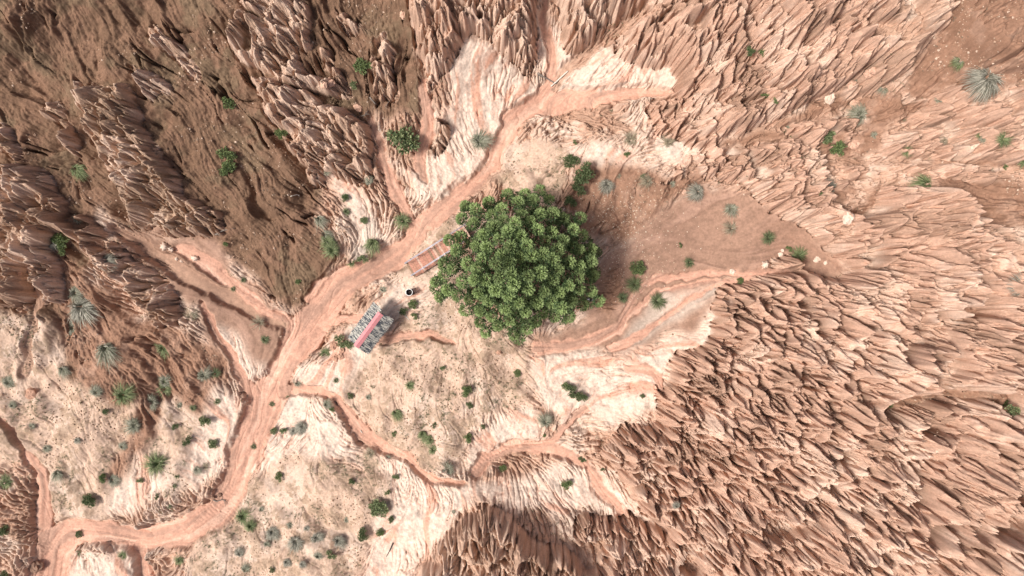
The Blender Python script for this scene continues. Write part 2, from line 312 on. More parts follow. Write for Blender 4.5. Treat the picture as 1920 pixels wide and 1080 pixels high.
# rain-cut drainage: water runs down the slope, gathers, and cuts branching gullies back into the mass
def drain(z0, act, steps, k0, me):
    ny, nx = z0.shape; N = ny * nx; rs = np.random.RandomState(12)
    z = z0.copy(); idx = np.arange(N).reshape(ny, nx)
    nb = [(-1, 0, 1.), (1, 0, 1.), (0, -1, 1.), (0, 1, 1.), (-1, -1, 1.4142), (-1, 1, 1.4142), (1, -1, 1.4142), (1, 1, 1.4142)]
    jit = [.85 + .3 * rs.rand(ny, nx) for _ in nb]
    for it in range(steps):
        best = np.zeros(z.shape); rec = idx.copy()
        zp = np.pad(z, 1, mode='edge')
        for (dj, di, d), jt in zip(nb, jit):
            s_ = (z - zp[1 + dj:ny + 1 + dj, 1 + di:nx + 1 + di]) / d * jt
            m = s_ > best
            m[0, :] = m[-1, :] = False; m[:, 0] = m[:, -1] = False
            best = np.where(m, s_, best); rec = np.where(m, idx + dj * nx + di, rec)
        order = np.argsort(-z, axis=None, kind='stable').tolist(); rl = rec.ravel().tolist(); A_ = [1.0] * N
        for i in order:
            r = rl[i]
            if r != i: A_[r] += A_[i]
        A_ = np.array(A_); F_ = (k0 * A_ ** me * act.ravel()).tolist(); zl = z.ravel().tolist()
        for i in reversed(order):
            r = rl[i]
            if r != i:
                f = F_[i]; zl[i] = (zl[i] + f * zl[r]) / (1 + f)
        z = np.array(zl).reshape(ny, nx)
        z = z + (blur(z, 1) - z) * .10 * act
    return z, A_.reshape(ny, nx)
act = smooth(.05, .5, flw)
rise = smooth(0, .9, blur(flw, 10))
zi = zb + act * (rise * (1.5 + 1.1 * smooth(.2, .8, tint)) * (.55 + .45 * spur / .8) + np.maximum(M1, -.3) * .55 * spur + fbm(RX / 22, RY / 22, 171, 3) * .7 + (np.random.RandomState(4).rand(*RX.shape) - .5) * .12)
zf, ACC = drain(zi, act, 12, .055, .48)
macro = blur(zf, 1) - zb

# line integral streaks that follow the flow
def lic(src, steps, st):
    acc = src.copy(); n = 1
    for sg in (1, -1):
        x = RX.copy(); y = RY.copy()
        for q in range(steps):
            vx = samp(fx, x, y); vy = samp(fy, x, y)
            x = x + sg * st * vx; y = y + sg * st * vy
            acc = acc + samp(src, x, y); n += 1
    r = acc / n; r = r - blur(r, 20); return r / (r.std() + 1e-9)
rs_ = np.random.RandomState(9)
L1 = lic(rs_.rand(*RX.shape) - .5, 9, 3.0)
L2 = lic(blur(rs_.rand(*RX.shape) - .5, 1), 12, 5.0)
L3 = lic(blur(rs_.rand(*RX.shape) - .5, 3), 14, 7.0)

# ------------------------------------------------------------------ world grid
def axis(lo, hi, st, n=34, g=1.17):
    core = np.arange(lo, hi + st / 2, st); o = []; d = st; x = 0
    for _ in range(n): d *= g; x += d; o.append(x)
    o = np.array(o)
    return np.concatenate([(lo - o)[::-1], core, hi + o])
GS = 0.043
gx = axis(-38.8, 38.8, GS); gy = axis(-22.2, 22.2, GS)
GX, GY = np.meshgrid(gx, gy)
NX, NY = len(gx), len(gy)
PX = 960 + GX / S; PY = 540 - GY / S
for _ in range(6):
    zz = samp(zb, PX, PY)
    kk = H / (H - zz)
    PX = 960 + GX / S * kk; PY = 540 - GY / S * kk
spacing = np.maximum(np.gradient(gx)[None, :] + 0 * GX, np.gradient(gy)[:, None] + 0 * GX)
fade = smooth(.30, .08, spacing)
def R(a): return samp(a, PX, PY)
base = R(zb); FXg = R(fx); FYg = R(fy); nn = np.hypot(FXg, FYg) + 1e-6; FXg /= nn; FYg /= nn
flg = R(flw); edge = R(EDGE); chg = R(chan); sag = R(sandc); spg = R(spur); lag = R(lamf); tig = R(tint)
cg = {k_: R(cls[k_]) for k_ in KEYS}
flg = flg * (1 - .75 * smooth(.38, .56, fbm(PX / 65, PY / 65, 191, 3)))
fm = smooth(.05, .6, flg)
Z = base - R(carve) + fm * R(macro)

def phac(X, Y, dx, dy, lam, seed):
    """direction-aligned stripes; returns cosine of a continuous phase"""
    cell = lam * 1.15
    u = X / cell; v = Y / cell
    iu = np.floor(u).astype(int); iv = np.floor(v).astype(int)
    rs = np.random.RandomState(seed); A = rs.rand(256, 256).astype(np.float32); B = rs.rand(256, 256).astype(np.float32); D = rs.rand(256, 256).astype(np.float32)
    c = np.zeros(X.shape, np.float32); s = np.zeros(X.shape, np.float32); kf = 2 * math.pi / lam
    for dj in range(-1, 3):
        for di in range(-1, 3):
            i = (iu + di - 0) ; j = (iv + dj - 0)
            a = A[j & 255, i & 255] - .5; b = B[j & 255, i & 255] - .5
            ox = (u - i - a * .9) * cell; oy = (v - j - b * .9) * cell
            w_ = np.exp(-(ox * ox + oy * oy) / (cell * cell) * 1.6)
            ph = (-ox * dy + oy * dx) * kf + D[j & 255, i & 255] * 0
            c += w_ * np.cos(ph); s += w_ * np.sin(ph)
    m = np.hypot(c, s) + 1e-5
    return c / m, np.minimum(m, 1)

def gradpix():
    gyy, gxx = np.gradient(Z, gy, gx)
    return -gxx, gyy          # downslope in plan units (y down)
wxg = fbm(PX / 16, PY / 16, 81, 2) * 5; wyg = fbm(PX / 16, PY / 16, 85, 2) * 5
def gblur(a, r):
    return blur(a, r)
def glic(src, dx, dy, n, st):
    """smear src along the direction field; gives long ribs that follow the fall line"""
    dxi = dx.astype(np.float32); dyi = -dy.astype(np.float32); src = src.astype(np.float32)
    I, J = np.meshgrid(np.arange(NX, dtype=np.float32), np.arange(NY, dtype=np.float32))
    acc = src.copy(); c = 1.
    for sg in (1, -1):
        x = I.copy(); y = J.copy()
        for q in range(n):
            ii = np.clip(x + .5, 0, NX - 1).astype(np.int32); jj = np.clip(y + .5, 0, NY - 1).astype(np.int32)
            x += sg * st * dxi[jj, ii]; y += sg * st * dyi[jj, ii]
            xc = np.clip(x, 0, NX - 1.01); yc = np.clip(y, 0, NY - 1.01)
            ii = xc.astype(np.int32); jj = yc.astype(np.int32); fu = xc - ii; fv = yc - jj
            acc += (src[jj, ii] * (1 - fu) + src[jj, ii + 1] * fu) * (1 - fv) + (src[jj + 1, ii] * (1 - fu) + src[jj + 1, ii + 1] * fu) * fv
            c += 1
    return acc / c
def direc(bend, cap=1.2):
    dx, dy = gradpix(); dx = gblur(dx, 1); dy = gblur(dy, 1); m = np.hypot(dx, dy) + 1e-6
    q = bend * np.minimum(m, cap) / m
    dx = FXg + dx * q; dy = FYg + dy * q; m = np.hypot(dx, dy) + 1e-6
    return dx / m, dy / m
def band(seed, r):
    n = np.random.RandomState(seed).rand(NY, NX) - .5
    n = gblur(n, r) - gblur(n, r * 3 + 1)
    return n / n.std()
def ribs(seed, r, bend, n, st, wd=.28):
    dx, dy = direc(bend)
    L = glic(band(seed, r), dx, dy, n, st)
    e = gblur(np.abs(L), r * 6) + 1e-6
    q = np.abs(L) / e
    return np.clip(q, 0, 2.2) / 2.2, np.exp(-(q / wd) ** 1.3)
kk = smooth(.2, .9, tig)
# main ridge lines and the gullies between them
r0, c0 = ribs(50, 9, .35, 30, 2.6)
Z = Z + ((r0 ** .9 - .5) * .35 - c0 * .2) * fm * fade * (.45 + .55 * kk)
rA, cA = ribs(49, 5, 1.4, 18, 2.0)
Z = Z + ((rA ** .9 - .5) * .35 - cA * .25) * fm * fade
r1, c1 = ribs(51, 2, 1.7, 19, 1.5, .72); r1b, c1b = ribs(56, 3, 1.4, 18, 1.6, .62)
wk = smooth(-.12, .22, fbm(PX / 75, PY / 75, 181, 3)); r1 = r1 * (1 - wk) + r1b * wk; c1 = c1 * (1 - wk) + c1b * wk
Z = Z + (r1 ** .8 - .6) * .62 * (.6 + .4 * kk) * fm * fade
Zs = gblur(Z, 1); Z = Z + (Zs - Z) * fm * fade
Z = Z - c1 * (.78 + .38 * kk) * fm * fade
r2, c2 = ribs(52, 1, 1.3, 10, 1.2, .5)
Z = Z + ((r2 ** .7 - .6) * .09 - c2 * .16) * fm * fade
# thin runnels on the pale aprons and in rough ground
dryall = (1 - chg) * (1 - fm) * fade
pat = smooth(-.2, .3, fbm(PX / 55, PY / 55, 91, 3))
r3, c3 = ribs(53, 5, .5, 22, 2.0)
g1 = c3
r4, c4 = ribs(54, 2, .8, 13, 1.6)
Z = Z - dryall * (cg['W'] * (c3 * .16 * pat + c4 * .09 * pat) + cg['K'] * (c3 * .26 + c4 * .30 * pat) + (cg['D'] + cg['E']) * (c3 * .12 * pat + c4 * .03) + cg['T'] * (c3 * .03 * pat + c4 * .05 * pat))
Z = Z + dryall * (cg['K'] * 1.7 + cg['W'] * .45 * pat + cg['D'] * .5 * (1 - pat) + cg['E'] * .7 * pat) * (r4 ** .6 - .7) * .16
l1, l2, l3 = R(L1), R(L2), R(L3)
n1 = fbm(PX / 24, PY / 24, 101, 5, .55); n2 = fbm(PX / 7, PY / 7, 111, 4, .6); n3 = fbm(PX / 60, PY / 60, 121, 4); nsm = fbm(PX / 38, PY / 38, 151, 2)
rid = 1 - np.abs(fbm(PX / 34 + n1 * .5, PY / 34, 131, 4, .55)) * 2.2
nof = (1 - fm) * fade; dry = (1 - chg) * (1 - sag * .8)
Z += nof * dry * (cg['D'] + cg['E']) * (l3 * .15 * (.4 + pat) + nsm * .32 + rid * .06 + n2 * .055 + l2 * .03)
Z += nof * dry * cg['T'] * (nsm * .45 + n1 * .07 + n2 * .03 + l3 * .04)
Z += nof * dry * cg['K'] * (nsm * .45 + n1 * .20 + n2 * .05 + rid * .12 + l2 * .03)
Z += nof * dry * cg['W'] * (l2 * .012 + l3 * .03 + n1 * .14 + n2 * .012)
Z += nof * (cg['S'] + cg['G']) * (l3 * .035 + l2 * .012)
Z += fade * chg * (l2 * .022 + l3 * .035 - c3 * .05 - c4 * .02)
Z += fm * fade * n2 * .015
# clefts that follow the slope in the dark earth
c, mag = phac(PX + wxg * 3, PY + wyg * 3, FXg, FYg, 62, 47)
cr = smooth(.90, 1.0, -c) * mag * smooth(-.1, .2, fbm(PX / 70, PY / 70, 141, 2))
r5, c5 = ribs(55, 12, .3, 40, 2.6)
c5 = c5 ** 3 * smooth(-.15, .2, fbm(PX / 70, PY / 70, 141, 2))
Z -= nof * dry * c5 * (cg['D'] * 1.05 + cg['E'] * .4 + cg['K'] * .35 + cg['T'] * .12)
Z = np.where(spacing > .3, base, Z)

# ------------------------------------------------------------------ earth colour (what the sediment is, not how it is lit)
def mix(a, b, t): return a + (b - a) * t[..., None]
def col(*c): return np.array(c, np.float32)
one = np.ones(Z.shape + (3,), np.float32)
KOL = dict(K=col(.52, .345, .26), D=col(.168, .101, .066), T=col(.54, .39, .30), W=col(.64, .515, .43), S=col(.295, .18, .13), G=col(.45, .36, .30), E=col(.27, .155, .105))
A = one * 0
for k_ in KEYS: A += cg[k_][..., None] * KOL[k_]
# patches of the other sediments inside each class
t = smooth(.05, .5, n3 + n1 * .4)
A = mix(A, one * KOL['E'] * 1.2, t * .55 * cg['K'])
A = mix(A, one * KOL['W'], smooth(.0, .5, -n3 + n2 * .1) * .75 * cg['K'])
A = mix(A, one * KOL['E'], smooth(0, .45, n1) * .35 * cg['D'])
A = mix(A, one * KOL['K'] * .9, smooth(.15, .6, n1) * .3 * cg['E'])
A = mix(A, one * col(.17, .125, .08), smooth(.15, .6, n3 - n1 * .3) * .5 * cg['D'])
A = mix(A, one * KOL['W'] * .95, smooth(.0, .5, -n3) * .5 * cg['T'])
A = mix(A, one * col(.36, .255, .18), smooth(-.05, .45, n1 + n2 * .5) * .62 * cg['T'])
A = mix(A, one * col(.22, .16, .11), smooth(.22, .45, n2 + n1 * .3) * .55 * (cg['T'] + .5 * cg['K']) * (1 - fm))
A = mix(A, one * col(.55, .31, .225), np.clip(smooth(.3, 1.6, l3 + l2 * .5) * .8 + g1 * .35 + c4 * .45, 0, 1) * cg['W'])
A = mix(A, one * col(.46, .28, .20), np.clip(c4 * .5 + g1 * .3, 0, 1) * (cg['K'] + cg['T'] * .5) * (1 - fm))
A = mix(A, one * col(.50, .44, .38), smooth(.6, 1.8, -l3) * .5 * cg['W'])
A = mix(A, one * col(.54, .34, .26), smooth(.3, 1.8, l3 + l2 * .4) * .32 * (cg['S'] + cg['G']))
flc = mix(one * col(.42, .29, .21), one * col(.52, .335, .25), smooth(.1, .9, tig))
flc = mix(flc, one * col(.68, .51, .41), smooth(-.05, .5, n3 + n1 * .5) * .6)
flc = mix(flc, one * KOL['D'] * 1.2, smooth(.35, .7, -n3 + n1 * .3) * .35)
A = mix(A, flc, smooth(.15, .5, flg))
A = mix(A, one * col(.40, .25, .18), sag * .85)
A = mix(A, mix(one * col(.53, .30, .22), one * col(.40, .24, .18), smooth(-.2, 1.3, l2 * .7 + l3 * .5)), chg * .95)
A = mix(A, one * col(.66, .45, .35), smooth(.5, 1.8, -l3 * .7 - l2 * .5) * chg * .5)
A *= (1 + n2 * .16 + l1 * .03 * (1 - fm))[..., None]
lum = A.mean(-1, keepdims=True); A = lum + (A - lum) * .97
A = np.clip(A, .03, .85)

def grid_mesh(name, X, Y, Zz, colr):
    ny, nx = X.shape
    me = bpy.data.meshes.new(name)
    co = np.stack([X, Y, Zz], -1).reshape(-1, 3).astype(np.float32)
    me.vertices.add(len(co)); me.vertices.foreach_set("co", co.ravel())
    i = np.arange(ny - 1)[:, None] * nx + np.arange(nx - 1)[None]
    q = np.stack([i, i + 1, i + nx + 1, i + nx], -1).reshape(-1, 4).astype(np.int32)
    me.loops.add(q.size); me.loops.foreach_set("vertex_index", q.ravel())
    me.polygons.add(len(q)); me.polygons.foreach_set("loop_start", np.arange(0, q.size, 4, dtype=np.int32))
    me.polygons.foreach_set("loop_total", np.full(len(q), 4, np.int32))
    me.update(calc_edges=True)
    at = me.color_attributes.new("albedo", 'FLOAT_COLOR', 'POINT')
    c4 = np.ones((len(co), 4), np.float32); c4[:, :3] = colr.reshape(-1, 3)
    at.data.foreach_set("color", c4.ravel())
    me.polygons.foreach_set("use_smooth", np.ones(len(q), bool))
    return me
ground_me = grid_mesh("ground", GX, GY, Z, A)
ground = bpy.data.objects.new("ground", ground_me); COL.objects.link(ground)
ground["kind"] = "structure"; ground["label"] = "eroded red and cream badland gully with fluted ridges and a dry pink stream bed"

def newmat(name, rough=.9):
    m = bpy.data.materials.new(name); m.use_nodes = True
    b = m.node_tree.nodes["Principled BSDF"]; b.inputs["Roughness"].default_value = rough
    if "Specular IOR Level" in b.inputs: b.inputs["Specular IOR Level"].default_value = .25
    return m, m.node_tree, b
m_g, t_, b_ = newmat("eroded_earth", .95)
b_.inputs["Specular IOR Level"].default_value = .1
at = t_.nodes.new("ShaderNodeAttribute"); at.attribute_name = "albedo"
tc = t_.nodes.new("ShaderNodeTexCoord")
na = t_.nodes.new("ShaderNodeTexNoise"); na.inputs["Scale"].default_value = 6; na.inputs["Detail"].default_value = 8; na.inputs["Roughness"].default_value = .7
nb = t_.nodes.new("ShaderNodeTexNoise"); nb.inputs["Scale"].default_value = 13; nb.inputs["Detail"].default_value = 6; nb.inputs["Roughness"].default_value = .7
mr = t_.nodes.new("ShaderNodeMapRange"); mr.inputs[1].default_value = .3; mr.inputs[2].default_value = .7; mr.inputs[3].default_value = .80; mr.inputs[4].default_value = 1.18
mu = t_.nodes.new("ShaderNodeVectorMath"); mu.operation = 'SCALE'
bu = t_.nodes.new("ShaderNodeBump"); bu.inputs["Strength"].default_value = .35; bu.inputs["Distance"].default_value = .05
for a_, b2 in ((tc.outputs["Object"], na.inputs["Vector"]), (tc.outputs["Object"], nb.inputs["Vector"]), (na.outputs["Fac"], mr.inputs[0]),
               (at.outputs["Color"], mu.inputs[0]), (mr.outputs[0], mu.inputs["Scale"]), (mu.outputs[0], b_.inputs["Base Color"]),
               (nb.outputs["Fac"], bu.inputs["Height"]), (bu.outputs[0], b_.inputs["Normal"])):
    t_.links.new(a_, b2)
ground_me.materials.append(m_g)

def zat(x, y):
    i = np.clip(np.searchsorted(gx, x) - 1, 0, NX - 2); j = np.clip(np.searchsorted(gy, y) - 1, 0, NY - 2)
    fx_ = (x - gx[i]) / (gx[i + 1] - gx[i]); fy_ = (y - gy[j]) / (gy[j + 1] - gy[j])
    return float((Z[j, i] * (1 - fx_) + Z[j, i + 1] * fx_) * (1 - fy_) + (Z[j + 1, i] * (1 - fx_) + Z[j + 1, i + 1] * fx_) * fy_)
def at_z(px, py, z):
    """plan point seen at survey mark (px, py) for something at height z"""
    k = (H - z) / H
    return Vector(((px - 960) * S * k, (540 - py) * S * k, z))
def on_ground(px, py, up=0.0):
    z = 1.0
    for _ in range(12):
        p = at_z(px, py, z); z = z * .4 + (zat(p.x, p.y) + up) * .6
    p = at_z(px, py, z); p.z = zat(p.x, p.y) + up
    return p
# ------------------------------------------------------------------ materials for the things
rnd = random.Random(7)
def pmat(name, base, rough=.8, var=.25, scale=12, trans=0.0, metal=0.0, use_attr=False, stretch=None):
    m, t, b = newmat(name, rough)
    b.inputs["Metallic"].default_value = metal
    tcn = t.nodes.new("ShaderNodeTexCoord"); n = t.nodes.new("ShaderNodeTexNoise"); n.inputs["Scale"].default_value = scale; n.inputs["Detail"].default_value = 5
    src = tcn.outputs["Object"]
    if stretch:
        mp = t.nodes.new("ShaderNodeMapping"); mp.inputs["Scale"].default_value = stretch; t.links.new(src, mp.inputs[0]); src = mp.outputs[0]
    t.links.new(src, n.inputs["Vector"])
    r = t.nodes.new("ShaderNodeMapRange"); r.inputs[1].default_value = .3; r.inputs[2].default_value = .7; r.inputs[3].default_value = 1 - var; r.inputs[4].default_value = 1 + var
    t.links.new(n.outputs["Fac"], r.inputs[0])
    sc = t.nodes.new("ShaderNodeVectorMath"); sc.operation = 'SCALE'; t.links.new(r.outputs[0], sc.inputs["Scale"])
    if use_attr:
        a = t.nodes.new("ShaderNodeAttribute"); a.attribute_name = "albedo"; t.links.new(a.outputs["Color"], sc.inputs[0])
    else: sc.inputs[0].default_value = base
    t.links.new(sc.outputs[0], b.inputs["Base Color"])
    if trans:
        tr = t.nodes.new("ShaderNodeBsdfTranslucent"); mx = t.nodes.new("ShaderNodeMixShader"); mx.inputs[0].default_value = trans
        t.links.new(sc.outputs[0], tr.inputs[0]); t.links.new(b.outputs[0], mx.inputs[1]); t.links.new(tr.outputs[0], mx.inputs[2])
        t.links.new(mx.outputs[0], t.nodes["Material Output"].inputs[0])
    return m
M = dict(leaf=pmat("leaf", None, .55, .12, 9, .25, use_attr=True), bark=pmat("bark", (.16, .125, .10), .95, .4, 20),
         blade=pmat("grass_blade", None, .7, .2, 15, .2, use_attr=True), deadwood=pmat("dead_wood", (.20, .17, .15), .95, .4, 20),
         thatch=pmat("thatch", None, .9, .25, 30, use_attr=True), ridge=pmat("painted_sheet", (.64, .27, .29), .6, .10, 6),
         plank=pmat("plank_paint", None, .8, .28, 9, use_attr=True), rail=pmat("rail_metal", (.45, .48, .56), .45, .15, 8, metal=.3),
         dark=pmat("dark_paint", (.04, .04, .045), .6, .2, 8), white=pmat("white_enamel", (.75, .76, .76), .5, .08, 10),
         rubbish=pmat("charred_rubbish", (.06, .045, .04), .9, .5, 25), rock=pmat("rock", None, .95, .2, 9, use_attr=True),
         palewood=pmat("pale_wood", (.62, .60, .54), .8, .12, 12), post=pmat("post_wood", (.20, .13, .09), .9, .3, 14),
         skin=pmat("skin", (.42, .24, .17), .6, .06, 10), shirt=pmat("lavender_cloth", (.60, .58, .72), .85, .06, 20),
         trousers=pmat("dark_cloth", (.03, .032, .04), .9, .15, 20), hair=pmat("hair", (.012, .01, .009), .6, .2, 30))

class MB:
    def __init__(s): s.v = []; s.f = []; s.c = []
    def add(s, vs, fs, c=(1, 1, 1)):
        n = len(s.v); s.v += [tuple(v) for v in vs]; s.f += [tuple(i + n for i in f) for f in fs]; s.c += [c] * len(vs)
    def box(s, ctr, ax, ay, az, c=(1, 1, 1)):
        ctr = Vector(ctr); vs = [ctr + ax * i + ay * j + az * k for k in (-1, 1) for j in (-1, 1) for i in (-1, 1)]
        s.add(vs, [(0, 2, 3, 1), (4, 5, 7, 6), (0, 1, 5, 4), (2, 6, 7, 3), (0, 4, 6, 2), (1, 3, 7, 5)], c)
    def tube(s, pts, rad, n=7, c=(1, 1, 1), cap=True):
        pts = [Vector(p) for p in pts]; rings = []; up = Vector((.13, .31, .94)).normalized(); vs = []
        for i, p in enumerate(pts):
            d = (pts[min(i + 1, len(pts) - 1)] - pts[max(i - 1, 0)]).normalized()
            a = d.cross(up);  a = a.normalized() if a.length > 1e-4 else Vector((1, 0, 0)); b = d.cross(a).normalized()
            r = rad[i] if isinstance(rad, (list, tuple)) else rad
            vs += [p + a * (r * math.cos(2 * math.pi * k / n)) + b * (r * math.sin(2 * math.pi * k / n)) for k in range(n)]
        fs = [(i * n + k, i * n + (k + 1) % n, (i + 1) * n + (k + 1) % n, (i + 1) * n + k) for i in range(len(pts) - 1) for k in range(n)]
        if cap: fs += [tuple(range(n))[::-1], tuple((len(pts) - 1) * n + k for k in range(n))]
        s.add(vs, fs, c)
    def build(s, name, m, parent=None, smooth_=False, loc=None):
        me = bpy.data.meshes.new(name); me.from_pydata(s.v, [], s.f); me.update()
        a = me.color_attributes.new("albedo", 'FLOAT_COLOR', 'POINT')
        c4 = np.ones((len(s.v), 4), np.float32)
        if len(s.v): c4[:, :3] = np.array(s.c, np.float32)
        a.data.foreach_set("color", c4.ravel())
        if smooth_: me.polygons.foreach_set("use_smooth", np.ones(len(me.polygons), bool))
        me.materials.append(m)
        o = bpy.data.objects.new(name, me); COL.objects.link(o)
        if parent: o.parent = parent
        if loc is not None: o.location = loc
        return o
def np_mesh(name, V, nper, cols, m, parent=None):
    """V: (k, nper, 3) independent polygons"""
    k = len(V); me = bpy.data.meshes.new(name)
    me.vertices.add(k * nper); me.vertices.foreach_set("co", V.reshape(-1).astype(np.float32))
    me.loops.add(k * nper); me.loops.foreach_set("vertex_index", np.arange(k * nper, dtype=np.int32))
    me.polygons.add(k); me.polygons.foreach_set("loop_start", np.arange(0, k * nper, nper, dtype=np.int32)); me.polygons.foreach_set("loop_total", np.full(k, nper, np.int32))
    me.update(calc_edges=True)
    a = me.color_attributes.new("albedo", 'FLOAT_COLOR', 'POINT'); c4 = np.ones((k * nper, 4), np.float32); c4[:, :3] = np.repeat(cols, nper, axis=0)
    a.data.foreach_set("color", c4.ravel()); me.materials.append(m)
    o = bpy.data.objects.new(name, me); COL.objects.link(o)
    if parent: o.parent = parent
    return o
def tag(o, label, cat, group=None):
    o["label"] = label; o["category"] = cat
    if group: o["group"] = group
    return o
def empty(name, loc, label, cat, group=None):
    o = bpy.data.objects.new(name, None); COL.objects.link(o); o.location = loc; o.empty_display_size = .3
    return tag(o, label, cat, group)

# ------------------------------------------------------------------ leaves
def leaf_quads(P0, D, L, W, rs):
    """rhombic leaves: base P0, direction D (n,3), length L, width W"""
    n = len(P0); D = D / (np.linalg.norm(D, axis=1)[:, None] + 1e-9)
    U = rs.normal(size=(n, 3)) * .6 + np.array([0, 0, 1.]); U -= (U * D).sum(1)[:, None] * D
    sd = np.cross(D, U); sd /= (np.linalg.norm(sd, axis=1)[:, None] + 1e-9)
    nr = np.cross(sd, D)
    Lc = L[:, None]; Wc = W[:, None] / 2
    V = np.stack([P0, P0 + D * Lc * .5 + sd * Wc - nr * Wc * .3, P0 + D * Lc - nr * Lc * .12, P0 + D * Lc * .5 - sd * Wc - nr * Wc * .3], 1)
    return V

# ------------------------------------------------------------------ the big tree
OUTL = [(0, 160), (15, 158), (22, 172), (32, 140), (45, 150), (60, 118), (75, 130), (90, 152), (100, 128), (118, 152), (128, 130), (140, 140), (150, 125), (160, 165), (168, 168), (178, 158), (192, 140), (204, 150), (212, 134), (222, 158), (235, 160), (250, 145), (262, 150), (275, 150), (285, 160), (300, 150), (312, 142), (325, 168), (335, 150), (345, 165), (360, 160)]
def outline(a):
    a = a % 360
    return 145 + (outline_(a) - 148) * 1.35
def outline_(a):
    for (x0, y0), (x1, y1) in zip(OUTL[:-1], OUTL[1:]):
        if x0 <= a <= x1: return y0 + (y1 - y0) * (a - x0) / (x1 - x0)
def build_tree():
    rs = np.random.RandomState(5)
    cxp, cyp = 969, 503
    basep = on_ground(975, 512); zt = basep.z
    root = empty("broadleaf_tree", basep, "large round dark green tree with cauliflower-like leaf clumps in the middle of the gully", "tree")
    inv = -basep
    clumps = []
    tries = 0
    while tries < 9000 and len(clumps) < 400:
        tries += 1
        a = rs.rand() * 360; R_ = outline(a) - 9; q = math.sqrt(rs.rand()); rr = q * R_
        x = cxp + rr * math.cos(math.radians(a)); y = cyp + rr * math.sin(math.radians(a))
        if all((x - c[0]) ** 2 + (y - c[1]) ** 2 > 20.0 ** 2 for c in clumps):
            z = zt + 3.3 + 5.2 * math.sqrt(max(0, 1 - (q * .97) ** 2)) + rs.normal() * .62
            clumps.append((x, y, z, q, 1))
    low = []
    for c in range(300):
        a = rs.rand() * 360; R_ = outline(a) - 14; q = math.sqrt(rs.rand()); rr = q * R_
        z = zt + 2.4 + 4.6 * math.sqrt(max(0, 1 - (q * .95) ** 2)) + rs.normal() * .3 - .95
        low.append((cxp + rr * math.cos(math.radians(a)), cyp + rr * math.sin(math.radians(a)), z, q, 0))
    VV = []; CC = []; cpos = []
    for (x, y, z, q, top) in clumps + low:
        c = np.array(at_z(x, y, z)); cpos.append(c)
        out = np.array([x - cxp, cyp - y, 0.]) / 160.
        axis_ = out * 1.1 + np.array([0, 0, 1.]); axis_ /= np.linalg.norm(axis_)
        n = rs.randint(270, 340) if top else 130
        rad = (.38 + .12 * rs.rand()) * (1 if top else 1.1)
        d = rs.normal(size=(n, 3)); d /= np.linalg.norm(d, axis=1)[:, None]
        up = (d @ axis_); d = d + axis_ * .45; d /= np.linalg.norm(d, axis=1)[:, None]
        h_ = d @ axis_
        # sub-rosettes make the surface knobbly
        kn = rs.normal(size=(7, 3)) + axis_; kn /= np.linalg.norm(kn, axis=1)[:, None]
        near = (d @ kn.T).max(1)
        P0 = c + d * (rad * (.12 + .30 * near[:, None] + .50 * rs.rand(n, 1) ** .6)) * np.array([1, 1, 1.0])
        D = d + rs.normal(size=(n, 3)) * .35
        L = .13 + .07 * rs.rand(n); W = .065 + .03 * rs.rand(n)
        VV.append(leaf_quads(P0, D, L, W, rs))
        t = np.clip((.95 * h_ - .02 + .30 * rs.rand(n)) * (1 if top else .35), 0, 1)[:, None]       # young pale leaves at shoot tips; low leaves darkened, gap shade put into colour
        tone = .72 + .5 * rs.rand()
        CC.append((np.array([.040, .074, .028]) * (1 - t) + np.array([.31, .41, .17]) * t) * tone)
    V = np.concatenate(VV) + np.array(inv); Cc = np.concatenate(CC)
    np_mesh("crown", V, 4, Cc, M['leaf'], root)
    mb = MB(); mb.tube([(0, 0, -.4), (.05, .02, .6), (0, .05, 1.5), (.02, .04, 2.3)], [.42, .30, .26, .24], 12)
    mb.build("trunk", M['bark'], root, True)
    li = MB(); C3 = [Vector(c) + inv for c in cpos]
    for k in range(13):
        a = 2 * math.pi * k / 13 + rs.rand() * .3; el = .35 + .9 * rs.rand()
        tip = Vector((math.cos(a) * math.cos(el), math.sin(a) * math.cos(el), math.sin(el))) * 4.6 + Vector((0, 0, 1.9))
        m1 = Vector((0, .04, 2.1)).lerp(tip, .4) + Vector((0, 0, .35)); m2 = Vector((0, 0, 2.1)).lerp(tip, .75) + Vector((0, 0, .2))
        li.tube([(0, .04, 2.0), m1, m2, tip], [.17, .12, .08, .04], 7)
        cand = sorted(C3, key=lambda p: (p - m2).length)[:14]
        for p in cand: li.tube([m2, m2.lerp(p, .55) + Vector((0, 0, .12)), p], [.045, .03, .015], 5, cap=False)
    li.build("limbs", M['bark'], root, True)
build_tree()

